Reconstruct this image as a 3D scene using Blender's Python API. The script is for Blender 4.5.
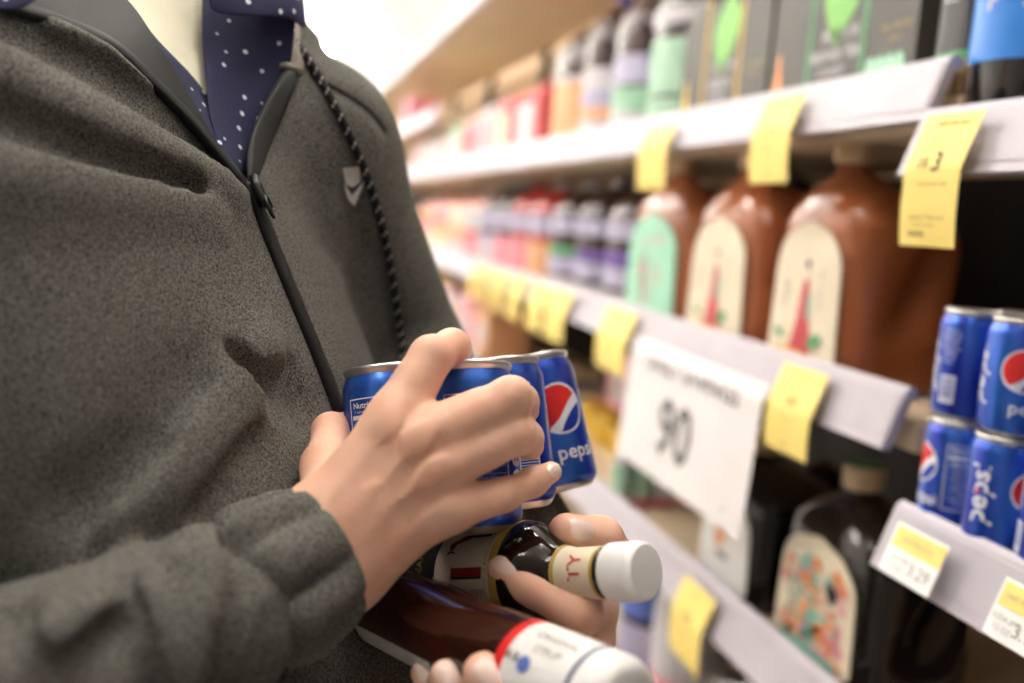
import bpy, bmesh, math, random
import numpy as np
from mathutils import Vector, Matrix
from mathutils.bvhtree import BVHTree

for o in list(bpy.data.objects): bpy.data.objects.remove(o)
S = bpy.context.scene
COL = S.collection
random.seed(4)

# ------------------------------------------------------------------ camera
F = 967.0                                     # focal length in pixels (1024 wide)
def nrm(v):
    v = np.array(v, float); return v / np.linalg.norm(v)
_dy = nrm((-244, 145.5, -F)); _r = math.radians(2.5)
_dz = np.array([math.sin(_r), math.cos(_r), 0.0]); _dz = nrm(_dz - _dy * _dz.dot(_dy))
_dx = np.cross(_dy, _dz)
RC = np.array([_dx, _dy, _dz])                # camera -> world
CP = np.array([0.0, 0.0, 1.35])
def ray(px, py): return RC @ np.array([(px - 512) / F, -(py - 341.5) / F, -1.0])
def P(px, py, d): return CP + ray(px, py) * d  # a point at a distance along the view axis
def proj(p):
    v = (np.asarray(p, float) - CP) @ RC
    return 512 + F * v[..., 0] / -v[..., 2], 341.5 - F * v[..., 1] / -v[..., 2], -v[..., 2]
def PZ(px, py, z):                             # where a picture point meets a level
    v = ray(px, py); return CP + v * ((z - CP[2]) / v[2])
def Yat(px, X, z):                             # where along the aisle a column of the picture meets the line (X, z)
    k = (px - 512) / F
    a = np.array([X, 0, z]) - CP; b = np.array([0, 1.0, 0])
    va, vb = a @ RC, b @ RC
    return -(va[0] + k * va[2]) / (vb[0] + k * vb[2])

cam = bpy.data.cameras.new('camera'); camo = bpy.data.objects.new('camera', cam); COL.objects.link(camo)
M = Matrix([list(RC[i]) + [CP[i]] for i in range(3)] + [[0, 0, 0, 1]])
camo.matrix_world = M
cam.sensor_width = 36.0; cam.lens = F / 1024 * 36
cam.clip_start = 0.02
cam.dof.use_dof = True; cam.dof.focus_distance = 0.578; cam.dof.aperture_fstop = 2.7
S.camera = camo

# ------------------------------------------------------------------ world, exposure
W = bpy.data.worlds.new('world'); S.world = W; W.use_nodes = True
W.node_tree.nodes['Background'].inputs[0].default_value = (1.0, 0.98, 0.95, 1)
W.node_tree.nodes['Background'].inputs[1].default_value = 0.10
S.view_settings.view_transform = 'Standard'; S.view_settings.look = 'None'
S.view_settings.gamma = 1.0; S.view_settings.use_curve_mapping = False
S.view_settings.exposure = 0.70
LAMP = 22.0                                    # strength of the ceiling tubes

# ------------------------------------------------------------------ materials
def lin(c):
    c = [x / 255.0 for x in c]
    return tuple((x / 12.92 if x <= 0.04045 else ((x + 0.055) / 1.055) ** 2.4) for x in c) + (1.0,)
_mats = {}
def mat(name, rgb, rough=0.5, metal=0.0, trans=0.0, coat=0.0, noise=None, bump=None, sss=0.0, emit=0.0, spec=0.5, ior=1.45, alpha=1.0):
    """noise = (rgb2, scale, contrast) mixes a second colour by noise; bump = (scale, strength, distance)"""
    if name in _mats: return _mats[name]
    m = bpy.data.materials.new(name); m.use_nodes = True; nt = m.node_tree
    b = nt.nodes['Principled BSDF']
    b.inputs['Base Color'].default_value = lin(rgb)
    b.inputs['Roughness'].default_value = rough; b.inputs['Metallic'].default_value = metal
    b.inputs['Transmission Weight'].default_value = trans; b.inputs['Coat Weight'].default_value = coat
    b.inputs['Specular IOR Level'].default_value = spec; b.inputs['IOR'].default_value = ior
    b.inputs['Alpha'].default_value = alpha
    if sss:
        b.inputs['Subsurface Weight'].default_value = sss
        b.inputs['Subsurface Radius'].default_value = (1.0, 0.35, 0.2)
        b.inputs['Subsurface Scale'].default_value = 0.004
    if emit:
        b.inputs['Emission Color'].default_value = lin(rgb); b.inputs['Emission Strength'].default_value = emit
    if noise or bump:
        tc = nt.nodes.new('ShaderNodeTexCoord')
    if noise:
        n = nt.nodes.new('ShaderNodeTexNoise'); n.inputs['Scale'].default_value = noise[1]; n.inputs['Detail'].default_value = 4
        nt.links.new(tc.outputs['Object'], n.inputs['Vector'])
        r = nt.nodes.new('ShaderNodeValToRGB'); h = noise[2] / 2
        r.color_ramp.elements[0].position = 0.5 - h; r.color_ramp.elements[1].position = 0.5 + h
        r.color_ramp.elements[0].color = lin(rgb); r.color_ramp.elements[1].color = lin(noise[0])
        nt.links.new(n.outputs['Fac'], r.inputs['Fac']); nt.links.new(r.outputs['Color'], b.inputs['Base Color'])
    if bump:
        n2 = nt.nodes.new('ShaderNodeTexNoise'); n2.inputs['Scale'].default_value = bump[0]; n2.inputs['Detail'].default_value = 3
        nt.links.new(tc.outputs['Object'], n2.inputs['Vector'])
        bp = nt.nodes.new('ShaderNodeBump'); bp.inputs['Strength'].default_value = bump[1]; bp.inputs['Distance'].default_value = bump[2]
        nt.links.new(n2.outputs['Fac'], bp.inputs['Height']); nt.links.new(bp.outputs['Normal'], b.inputs['Normal'])
    _mats[name] = m
    return m

# ------------------------------------------------------------------ object helpers
def obj(name, v, f, m, parent=None, smooth=False, loc=None, label=None):
    me = bpy.data.meshes.new(name)
    me.from_pydata([tuple(map(float, p)) for p in v], [], [tuple(map(int, q)) for q in f])
    me.update()
    if smooth: me.shade_smooth()
    if m: me.materials.append(m)
    o = bpy.data.objects.new(name, me); COL.objects.link(o)
    if parent: o.parent = parent
    if loc is not None: o.location = loc
    if label: o['label'] = label
    return o
def fast_obj(name, v, f, m, parent=None, smooth=True, loc=None):
    """numpy quads -> mesh"""
    me = bpy.data.meshes.new(name)
    v = np.asarray(v, np.float32); f = np.asarray(f, np.int32)
    me.vertices.add(len(v)); me.vertices.foreach_set('co', v.ravel())
    me.loops.add(f.size); me.loops.foreach_set('vertex_index', f.ravel())
    me.polygons.add(len(f)); me.polygons.foreach_set('loop_start', np.arange(0, f.size, f.shape[1], dtype=np.int32))
    me.update(calc_edges=True); me.validate()
    if smooth: me.shade_smooth()
    me.materials.append(m)
    o = bpy.data.objects.new(name, me); COL.objects.link(o)
    if parent: o.parent = parent
    if loc is not None: o.location = loc
    return o
def tag(o, label, cat, group=None):
    o['label'] = label; o['category'] = cat
    if group: o['group'] = group
    return o
def thing(name, label, cat, loc=(0, 0, 0), rot=None, group=None):
    o = bpy.data.objects.new(name, None); COL.objects.link(o); o.empty_display_size = 0.02
    o.location = loc
    if rot is not None: o.rotation_euler = rot
    return tag(o, label, cat, group)
def struct(o): o['kind'] = 'structure'; return o
def copy_tree(root):
    r = root.copy(); COL.objects.link(r)
    for ch in root.children:
        c = ch.copy(); COL.objects.link(c); c.parent = r
        for g in ch.children:
            d = g.copy(); COL.objects.link(d); d.parent = c
    return r

class MB:
    def __init__(s): s.v = []; s.f = []
    def add(s, v, f):
        o = len(s.v); s.v += [tuple(p) for p in v]; s.f += [tuple(i + o for i in q) for q in f]; return s
    def box(s, lo, hi):
        x0, y0, z0 = lo; x1, y1, z1 = hi
        return s.add([(x0,y0,z0),(x1,y0,z0),(x1,y1,z0),(x0,y1,z0),(x0,y0,z1),(x1,y0,z1),(x1,y1,z1),(x0,y1,z1)],
              [(0,3,2,1),(4,5,6,7),(0,1,5,4),(1,2,6,5),(2,3,7,6),(3,0,4,7)])
    def bbox(s, lo, hi, b=0.004):
        """box with chamfered edges"""
        c = [(lo[i] + hi[i]) / 2 for i in range(3)]; h = [(hi[i] - lo[i]) / 2 for i in range(3)]
        bm = bmesh.new(); bmesh.ops.create_cube(bm, size=2.0)
        for w in bm.verts: w.co = Vector([c[i] + w.co[i] * h[i] for i in range(3)])
        bmesh.ops.bevel(bm, geom=bm.edges[:], offset=b, segments=2, affect='EDGES', profile=0.6)
        bm.verts.index_update()
        s.add([tuple(w.co) for w in bm.verts], [[w.index for w in q.verts] for q in bm.faces]); bm.free(); return s
    def lathe(s, prof, n=32, cap=True, a0=0.0, a1=2 * math.pi):
        full = abs(a1 - a0 - 2 * math.pi) < 1e-6
        m = n if full else n + 1
        v = []; f = []
        for r, z in prof:
            for i in range(m):
                a = a0 + (a1 - a0) * i / n
                v.append((r * math.sin(a), -r * math.cos(a), z))
        for j in range(len(prof) - 1):
            for i in range(n):
                i2 = (i + 1) % m
                f.append((j * m + i, j * m + i2, (j + 1) * m + i2, (j + 1) * m + i))
        if cap and full:
            f.append(tuple(range(m))[::-1]); f.append(tuple(range((len(prof) - 1) * m, len(prof) * m)))
        return s.add(v, f)
    def loft(s, rings, cap=True):
        m = len(rings[0]); v = [p for r in rings for p in r]; f = []
        for j in range(len(rings) - 1):
            for i in range(m):
                i2 = (i + 1) % m
                f.append((j * m + i, j * m + i2, (j + 1) * m + i2, (j + 1) * m + i))
        if cap: f.append(tuple(range(m))[::-1]); f.append(tuple(range((len(rings) - 1) * m, len(rings) * m)))
        return s.add(v, f)
    def tube(s, pts, r, n=10):
        pts = [np.array(p, float) for p in pts]; rings = []
        rr = r if hasattr(r, '__len__') else [r] * len(pts)
        up = np.array([0.3, 0.2, 1.0])
        for i, p in enumerate(pts):
            t = nrm(pts[min(i + 1, len(pts) - 1)] - pts[max(i - 1, 0)])
            a = nrm(np.cross(t, up)); b = np.cross(a, t)
            rings.append([p + rr[i] * (math.cos(2*math.pi*k/n) * a + math.sin(2*math.pi*k/n) * b) for k in range(n)])
        return s.loft(rings)
    def build(s, name, m, parent=None, smooth=False, loc=None, label=None):
        return obj(name, s.v, s.f, m, parent, smooth, loc, label)

def smooth_by_angle(o, deg=35):
    me = o.data; me.shade_smooth()
    bm = bmesh.new(); bm.from_mesh(me)
    for e in bm.edges:
        e.smooth = (len(e.link_faces) == 2 and e.calc_face_angle(0) < math.radians(deg))
    bm.to_mesh(me); bm.free(); return o

_txt = {}
def text2d(s, size=1.0, align='CENTER', bold=0.0):
    key = (s, align, bold)
    if key not in _txt:
        c = bpy.data.curves.new('tmp', 'FONT'); c.body = s; c.size = 1.0; c.align_x = align; c.resolution_u = 2; c.offset = bold
        o = bpy.data.objects.new('tmp', c); COL.objects.link(o)
        bpy.context.view_layer.update()
        me = o.evaluated_get(bpy.context.evaluated_depsgraph_get()).to_mesh()
        v = np.array([tuple(p.co)[:2] for p in me.vertices]); f = [tuple(p.vertices) for p in me.polygons]
        bpy.data.objects.remove(o); bpy.data.curves.remove(c)
        if len(v): v[:, 1] -= 0.35                 # centre on the letters' height
        _txt[key] = (v, f)
    v, f = _txt[key]
    return v * size, f
def rot2(v, deg):
    a = math.radians(deg); c, s_ = math.cos(a), math.sin(a)
    v = np.asarray(v, float); return np.stack([v[:, 0] * c - v[:, 1] * s_, v[:, 0] * s_ + v[:, 1] * c], 1)
def rect2d(x0, z0, x1, z1, n=1):
    v = []; f = []
    for i in range(n + 1):
        x = x0 + (x1 - x0) * i / n; v += [(x, z0), (x, z1)]
    for i in range(n): f.append((2*i, 2*i+2, 2*i+3, 2*i+1))
    return np.array(v), f
def wrap(v, r, phi=0.0, cz=0.0):
    """flat artwork (x, z) laid on a cylinder of radius r (axis z), centred at angle phi (0 = -y)"""
    a = v[:, 0] / r + phi
    return np.stack([r * np.sin(a), -r * np.cos(a), v[:, 1] + cz], 1)
def flat(v, y=0.0):
    """artwork on a plane facing -y"""
    return np.stack([v[:, 0], np.full(len(v), y), v[:, 1]], 1)
class Art(MB):
    """collects flat artwork shapes, then wraps"""
    def put(s, vf, dx=0, dz=0, rot=0):
        v, f = vf
        if len(v) == 0: return s
        v = rot2(v, rot) + np.array([dx, dz])
        s.k = getattr(s, 'k', 0) + 1
        return s.add([(p[0], p[1], 0) for p in v], f)
    def v2(s): return np.array(s.v)[:, :2]
    def on_cyl(s, name, m, parent, r, phi=0, cz=0): return s.mark(obj(name, wrap(s.v2(), r, phi, cz), s.f, m, parent))
    def on_plane(s, name, m, parent, fn): return s.mark(obj(name, [fn(x, z) for x, z in s.v2()], s.f, m, parent))
    def mark(s, o):
        if s.k > 1: o['kind'] = 'stuff'          # many small printed marks, one part
        return o
def disc2d(r, n=28, rings=4):
    v = [(0, 0)]; f = []
    for j in range(1, rings + 1):
        for i in range(n):
            a = 2 * math.pi * i / n; v.append((r*j/rings*math.cos(a), r*j/rings*math.sin(a)))
    for i in range(n): f.append((0, 1 + i, 1 + (i + 1) % n))
    for j in range(1, rings):
        o0 = 1 + (j-1)*n; o1 = 1 + j*n
        for i in range(n): f.append((o0+i, o1+i, o1+(i+1) % n, o0+(i+1) % n))
    return np.array(v), f

# ------------------------------------------------------------------ signed-distance sculpting
class Field:
    def __init__(s, lo, hi, h):
        s.lo = np.array(lo, np.float32); s.h = h
        s.n = np.ceil((np.array(hi) - np.array(lo)) / h).astype(int) + 1
        s.f = np.full(s.n, 0.08, np.float32)
    def sub(s, lo, hi):
        i0 = np.maximum(np.floor((np.array(lo) - s.lo) / s.h).astype(int), 0)
        i1 = np.minimum(np.ceil((np.array(hi) - s.lo) / s.h).astype(int) + 1, s.n)
        if np.any(i1 <= i0): return None, None
        ax = [(s.lo[k] + s.h * np.arange(i0[k], i1[k])).astype(np.float32) for k in range(3)]
        X, Y, Z = np.meshgrid(*ax, indexing='ij')
        return tuple(slice(i0[k], i1[k]) for k in range(3)), (X, Y, Z)
    def comb(s, sl, d, k, op):
        a = s.f[sl]
        if op == 'u':
            hh = np.maximum(k - np.abs(a - d), 0) / k if k > 0 else 0
            s.f[sl] = np.minimum(a, d) - hh * hh * k * 0.25
        elif op == 's':
            d = -d
            hh = np.maximum(k - np.abs(a - d), 0) / k if k > 0 else 0
            s.f[sl] = np.maximum(a, d) + hh * hh * k * 0.25
        elif op == 'bump':                        # raise the surface where d < 0
            w = np.clip(1 - d / k, 0, 1); s.f[sl] = a - w
    def cap(s, a, b, ra, rb=None, k=0.006, op='u'):
        a = np.array(a, np.float32); b = np.array(b, np.float32); rb = ra if rb is None else rb
        R = max(ra, rb) + k + 3 * s.h
        sl, G = s.sub(np.minimum(a, b) - R, np.maximum(a, b) + R)
        if sl is None: return
        ab = b - a; L = float(ab @ ab) + 1e-12
        t = np.clip(((G[0]-a[0])*ab[0] + (G[1]-a[1])*ab[1] + (G[2]-a[2])*ab[2]) / L, 0, 1)
        d = np.sqrt((G[0]-a[0]-t*ab[0])**2 + (G[1]-a[1]-t*ab[1])**2 + (G[2]-a[2]-t*ab[2])**2) - (ra + (rb - ra) * t)
        s.comb(sl, d, k, op)
    def chain(s, pts, rs, k=0.006, op='u'):
        for i in range(len(pts) - 1): s.cap(pts[i], pts[i+1], rs[i], rs[i+1], k, op)
    def swell(s, pts, amp, sig):
        """gaussian ridge (amp>0) or valley (amp<0) of the surface along a polyline"""
        for i in range(len(pts) - 1):
            a = np.array(pts[i], np.float32); b = np.array(pts[i+1], np.float32)
            R = sig * 3
            sl, G = s.sub(np.minimum(a, b) - R, np.maximum(a, b) + R)
            if sl is None: continue
            ab = b - a; L = float(ab @ ab) + 1e-12
            t = np.clip(((G[0]-a[0])*ab[0] + (G[1]-a[1])*ab[1] + (G[2]-a[2])*ab[2]) / L, 0, 1)
            d2 = (G[0]-a[0]-t*ab[0])**2 + (G[1]-a[1]-t*ab[1])**2 + (G[2]-a[2]-t*ab[2])**2
            e = amp * np.exp(-d2 / (2 * sig * sig))
            if not hasattr(s, 'acc') or s.acc is None: s.acc = np.zeros(s.n, np.float32)
            cur = s.acc[sl]
            s.acc[sl] = np.where(np.abs(e) > np.abs(cur), e, cur)
    def apply_swell(s):
        if getattr(s, 'acc', None) is not None: s.f -= s.acc; s.acc = None
    def ellipsoid(s, c, R3, rad, k=0.006, op='u'):
        """rad = semi axes along the rows of R3"""
        R = max(rad) + k + 3 * s.h; c = np.array(c, np.float32)
        sl, G = s.sub(c - R, c + R)
        if sl is None: return
        D = [G[i] - c[i] for i in range(3)]
        q = [sum(R3[j][i] * D[i] for i in range(3)) for j in range(3)]
        k0 = np.sqrt(sum((q[j] / rad[j])**2 for j in range(3))); k1 = np.sqrt(sum((q[j] / rad[j]**2)**2 for j in range(3))) + 1e-9
        s.comb(sl, k0 * (k0 - 1) / k1, k, op)
    def func(s, lo, hi, fn, k, op='u'):
        sl, G = s.sub(lo, hi)
        if sl is not None: s.comb(sl, fn(*G).astype(np.float32), k, op)
    def mesh(s):
        f = s.f; neg = f < 0
        c = np.zeros(np.array(f.shape) - 1, np.int8)
        for i in (0, 1):
            for j in (0, 1):
                for k in (0, 1):
                    c += neg[i:i+c.shape[0], j:j+c.shape[1], k:k+c.shape[2]]
        act = (c > 0) & (c < 8); idx = np.argwhere(act); num = np.full(act.shape, -1, np.int64); num[act] = np.arange(len(idx))
        pos = np.zeros((len(idx), 3)); cnt = np.zeros(len(idx))
        I = idx
        for ax in range(3):
            o1, o2 = [a for a in range(3) if a != ax]
            for u in (0, 1):
                for w in (0, 1):
                    A = I.copy(); A[:, o1] += u; A[:, o2] += w; B = A.copy(); B[:, ax] += 1
                    fa = f[A[:, 0], A[:, 1], A[:, 2]]; fb = f[B[:, 0], B[:, 1], B[:, 2]]
                    mk = (fa < 0) != (fb < 0)
                    t = np.where(mk, fa / np.where(mk, fa - fb, 1), 0)
                    pt = A.astype(float); pt[:, ax] += t
                    pos += pt * mk[:, None]; cnt += mk
        V = pos / cnt[:, None] * s.h + s.lo
        Q = []
        for ax in range(3):
            o1, o2 = [(1, 2), (2, 0), (0, 1)][ax]
            sh = list(f.shape); sl0 = [slice(None)] * 3; sl1 = [slice(None)] * 3
            sl0[ax] = slice(0, -1); sl1[ax] = slice(1, None)
            a = neg[tuple(sl0)]; b = neg[tuple(sl1)]
            E = np.argwhere(a != b)
            ok = (E[:, o1] > 0) & (E[:, o2] > 0) & (E[:, o1] < sh[o1]-1) & (E[:, o2] < sh[o2]-1)
            E = E[ok]; inside = a[E[:, 0], E[:, 1], E[:, 2]]
            def cell(d1, d2):
                T = E.copy(); T[:, o1] += d1; T[:, o2] += d2; return num[T[:, 0], T[:, 1], T[:, 2]]
            q = np.stack([cell(-1, -1), cell(0, -1), cell(0, 0), cell(-1, 0)], 1)
            q[~inside] = q[~inside][:, ::-1]
            Q.append(q)
        Q = np.concatenate(Q); Q = Q[(Q >= 0).all(1)]
        return V, Q
def relax(V, Q, it=2, lam=0.5):
    e = np.concatenate([Q[:, [0, 1]], Q[:, [1, 2]], Q[:, [2, 3]], Q[:, [3, 0]]])
    e = np.concatenate([e, e[:, ::-1]]); n = len(V)
    cnt = np.bincount(e[:, 0], minlength=n)[:, None]
    for _ in range(it):
        acc = np.stack([np.bincount(e[:, 0], V[e[:, 1], k], minlength=n) for k in range(3)], 1)
        V = V + lam * (acc / np.maximum(cnt, 1) - V)
    return V
def bvh(V, Q): return BVHTree.FromPolygons([tuple(p) for p in V], [tuple(map(int, q)) for q in Q])
def hit(tree, px, py):
    d = nrm(ray(px, py)); h = tree.ray_cast(Vector(CP), Vector(d))
    return (None, None) if h[0] is None else (np.array(h[0]), np.array(h[1]))
def resample(pts, n):
    pts = np.array(pts, float); L = np.r_[0, np.cumsum(np.linalg.norm(np.diff(pts, axis=0), axis=1))]
    t = np.linspace(0, L[-1], n)
    return np.stack([np.interp(t, L, pts[:, k]) for k in range(pts.shape[1])], 1)
def spline(pts, n):
    """Catmull-Rom through the points"""
    p = np.array(pts, float); p = np.vstack([2*p[0]-p[1], p, 2*p[-1]-p[-2]]); out = []
    m = len(pts) - 1
    for i in range(n):
        u = i / (n - 1) * m; j = min(int(u), m - 1); t = u - j
        a, b, c, d = p[j], p[j+1], p[j+2], p[j+3]
        out.append(0.5 * ((2*b) + (c-a)*t + (2*a-5*b+4*c-d)*t*t + (-a+3*b-3*c+d)*t**3))
    return np.array(out)
def poly_sdf(X, Y, pts):
    d = np.full(X.shape, 1e9, np.float32); sgn = np.ones(X.shape, np.float32); n = len(pts)
    for i in range(n):
        ax, ay = pts[i]; bx, by = pts[i-1]
        ex, ey = bx-ax, by-ay; wx, wy = X-ax, Y-ay
        t = np.clip((wx*ex+wy*ey) / (ex*ex+ey*ey), 0, 1)
        d = np.minimum(d, (wx-ex*t)**2 + (wy-ey*t)**2)
        c1 = Y >= ay; c2 = Y < by; c3 = ex*wy > ey*wx
        flip = (c1 & c2 & c3) | (~c1 & ~c2 & ~c3)
        sgn = np.where(flip, -sgn, sgn)
    return sgn * np.sqrt(d)

# ================================================================== THE SETTING
m_wall = mat('painted_wall', (236, 233, 230), 0.8, noise=((228, 225, 222), 6, 0.6))
m_floor = mat('vinyl_floor', (150, 146, 140), 0.35, noise=((138, 134, 128), 9, 0.5))
m_ceil = mat('ceiling_paint', (244, 242, 240), 0.9, noise=((236, 234, 232), 40, 0.8))
def slab(name, lo, hi, m): return struct(MB().box(lo, hi).build(name, m))
slab('floor', (-2.6, -3.0, -0.1), (3.4, 13.0, 0.0), m_floor)
slab('ceiling', (-2.6, -3.0, 3.2), (3.4, 13.0, 3.3), m_ceil)
slab('wall_far', (-2.6, 13.0, 0.0), (3.4, 13.1, 3.2), m_wall)
slab('wall_left', (-2.7, -3.0, 0.0), (-2.6, 13.0, 3.2), m_wall)
m_base = mat('baseboard_vinyl', (120, 116, 112), 0.5, noise=((108, 104, 100), 20, 0.6))
struct(MB().bbox((-2.6, 12.97, 0), (3.4, 13.0, 0.1), 0.004).build('baseboard_far', m_base))

m_tube = mat('fluorescent_tube', (255, 250, 242), 0.4, emit=LAMP)
m_fix = mat('lamp_housing', (235, 235, 232), 0.4, noise=((228, 228, 226), 20, 0.5))
def ceiling_light(x, y, label):
    t = thing('ceiling_light', label, 'light', (x, y, 2.86), group='fluorescent tubes hung under the ceiling')
    MB().bbox((-0.05, -0.72, 0.03), (0.05, 0.72, 0.075), 0.006).build('housing', m_fix, t)
    for s in (-1, 1): MB().tube([(0.09*s, -0.7, 0.03), (0.09*s, 0.7, 0.03)], 0.022, 10).build('tube', m_tube, t, True)
    for e in (-0.6, 0.6): MB().tube([(0, e, 0.07), (0, e, 0.34)], 0.006, 6).build('hanger', m_fix, t)
ROWN = {-0.75: 'aisle', -2.1: 'left wall', 2.2: 'back of the shelves'}
for rx in (-0.75, -2.1, 2.2):
    for i, y in enumerate(np.arange(-1.6, 12, 2.2)):
        if (rx == -2.1 and y < 2) or (rx == -.75 and y < 0): continue      # nothing hangs over the spot behind the camera
        ceiling_light(rx, float(y), 'white fluorescent ceiling lamp above the %s, %s along the row' % (ROWN[rx], ['first', 'second', 'third', 'fourth', 'fifth', 'sixth', 'seventh'][i]))

for i, y in enumerate((0.9, 2.6, 4.3, 6.1, 8.3, 10.5, 12.2)):  # extra row, added to brighten the chest, the hand and the far ceiling
    ceiling_light(0.45, float(y), 'added fluorescent fill lamp over the shelf front, %s from the far end' % ['seventh', 'sixth', 'fifth', 'fourth', 'third', 'second', 'first'][i])

# ------------------------------------------------------------------ shelving
m_rail = mat('rail_plastic', (184, 178, 186), 0.4, noise=((178, 171, 180), 15, 0.5))
m_strip = mat('rail_insert', (176, 170, 178), 0.45, noise=((168, 162, 170), 25, 0.5))
m_deck = mat('shelf_deck', (224, 204, 176), 0.6, noise=((212, 188, 154), 7, 0.7))
m_up = mat('shelf_upright', (60, 56, 54), 0.5, noise=((48, 45, 44), 20, 0.6))
m_back = mat('shelf_back_shade', (34, 31, 30), 0.7, noise=((26, 24, 23), 12, 0.6))  # near black: the shade behind the goods is put into the colour
LIPX = 0.600
SINK = 0.026                                   # how far a shelf lies below the top of its rail
def unit(label, y0, y1, decks, top=2.1, x1=1.06):
    t = thing('shelving_unit', label, 'shelving', (0.62, (y0 + y1) / 2, 0))
    L = (y1 - y0) / 2 - 0.002; X = -0.62
    MB().box((x1 + X - 0.03, -L, 0.02), (x1 + X, L, 1.46)).build('back_panel', m_back, t)
    MB().box((x1 + X - 0.03, -L, 1.46), (x1 + X, L, top)).build('back_panel', m_deck, t)
    for s in (-1, 1):
        MB().box((x1 + X - 0.06, s * L - 0.02 * (s + 1) / 2 * 1.0, 0.0), (x1 + X - 0.03, s * L + 0.02 * (1 - s) / 2, top)).build('upright', m_up, t)
    MB().bbox((0.02, -L, 0.0), (x1 + X, L, 0.12), 0.004).build('kick_plate', m_up, t)
    for z in decks:
        z, dx, sk, trim = z if isinstance(z, tuple) else (z, 0.0, SINK, 0.0)
        LE = L - trim                              # a shelf may stop short of the bay's far end
        d = MB().bbox((0.006 + dx, -L, z - sk - 0.030), (x1 + X - 0.06, LE, z - sk), 0.002).build('shelf', m_deck, t)
        # sloping price rail: top edge against the shelf, foot kicked out
        prof = [(0.002, 0.006), (-0.006, 0.010), (-0.012, 0.006), (-0.030, -0.046), (-0.032, -0.052), (-0.022, -0.054), (-0.018, -0.046), (-0.004, -0.002), (0.002, -0.004)]
        rings = [[(px + dx, yy, z + pz) for px, pz in prof] for yy in (-L, LE)]
        r = MB().loft(rings).build('price_rail', m_rail, d)
        a, b = np.array((-0.0135, 0.002)), np.array((-0.0290, -0.043))
        n = nrm((-(a - b)[1], 0))
        MB().loft([[(q[0] + dx - off, yy, z + q[1]) for q, off in ((a, 0.0), (a, 0.0012), (b, 0.0012), (b, 0.0))] for yy in (-L + 0.004, LE - 0.004)]).build('rail_insert', m_strip, d)
    return t
Z_UP, Z_MID, Z_LO, Z_TOP, Z_BOT = 1.520, 1.204, 0.870, 2.03, 0.555
NZ_UP, NZ_LO = 1.466, 1.106; NDX = -0.027; NDL = -0.030
unit('nearest bay of shelving, holding the stacked blue cans', -0.9, 0.795, [0.24, 0.66, (NZ_LO, NDL, 0.004, .038), (NZ_UP, NDX, 0.004, 0.0), 1.86])
E0 = 0.80; BP = 0.967
names = ['bay of shelving with the big brown tea jugs', 'second bay past the tea jugs, behind the paper sign', 'third bay past the tea jugs on the far side of the hand',
         'fourth shelving bay, with the low extra shelf, beside the jacket sleeve', 'fifth shelving bay deep in the aisle', 'sixth shelving bay deep in the aisle', 'last shelving bay at the far end of the aisle']
for i, nm in enumerate(names):
    dk = [0.24, Z_BOT, Z_LO, Z_MID, Z_UP, Z_TOP]
    if i >= 2: dk = [0.24, 0.62, 0.93 if i == 2 else 0.95, Z_MID, Z_UP, Z_TOP]
    if i >= 3: dk.append(1.73)
    unit(nm, E0 + i * BP, E0 + (i + 1) * BP, dk, top=2.15)

# ================================================================== GOODS ON THE SHELVES
m_white = mat('white_plastic', (240, 238, 236), 0.35, noise=((232, 230, 228), 30, 0.5))
m_cream = mat('cream_paper', (226, 214, 190), 0.55, noise=((216, 202, 176), 30, 0.5))
m_black = mat('print_black', (28, 26, 26), 0.5, noise=((22, 20, 20), 50, 0.5))
m_tea = mat('iced_tea', (150, 84, 50), 0.14, trans=0.10, coat=0.4, ior=1.35, noise=((176, 102, 62), 9, 0.9))
m_darktea = mat('dark_drink', (24, 20, 18), 0.14, coat=0.4, noise=((34, 28, 24), 9, 0.9))
m_cap_tan = mat('tan_cap', (232, 206, 168), 0.45, noise=((192, 162, 124), 40, 0.5))
def super_ring(ax, ay, z, n=36, e=3.2, cx=0, cy=0, dent=0):
    out = []
    for i in range(n):
        a = 2 * math.pi * i / n; c, s = math.cos(a), math.sin(a)
        r = (abs(c) ** e + abs(s) ** e) ** (-1 / e)
        out.append((cx + ax * r * c, cy + ay * r * s, z))
    return out
def label_patch(w0, w1, z0, z1, rnd, n=14, dx=0.0):
    """2D arched label outline (x, z) as a strip mesh"""
    v = []; f = []
    nc = 10
    for i in range(n + 1):
        t = i / n; z = z0 + (z1 - z0) * t
        arch = min(1, math.sqrt(max(0, 1 - max(0, (t - (1 - rnd)) / rnd) ** 2)) ) if rnd else 1
        low = math.sqrt(max(0, 1 - max(0, (0.07 - t) / 0.07) ** 2))
        hw = (w0 + (w1 - w0) * t) * max(0.05, arch) * (0.75 + 0.25 * low)
        v += [(-hw + 2 * hw * j / nc + dx * t, z) for j in range(nc + 1)]
    for i in range(n):
        for j in range(nc): a = i * (nc + 1) + j; f.append((a, a + 1, a + nc + 2, a + nc + 1))
    return np.array(v), f
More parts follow.
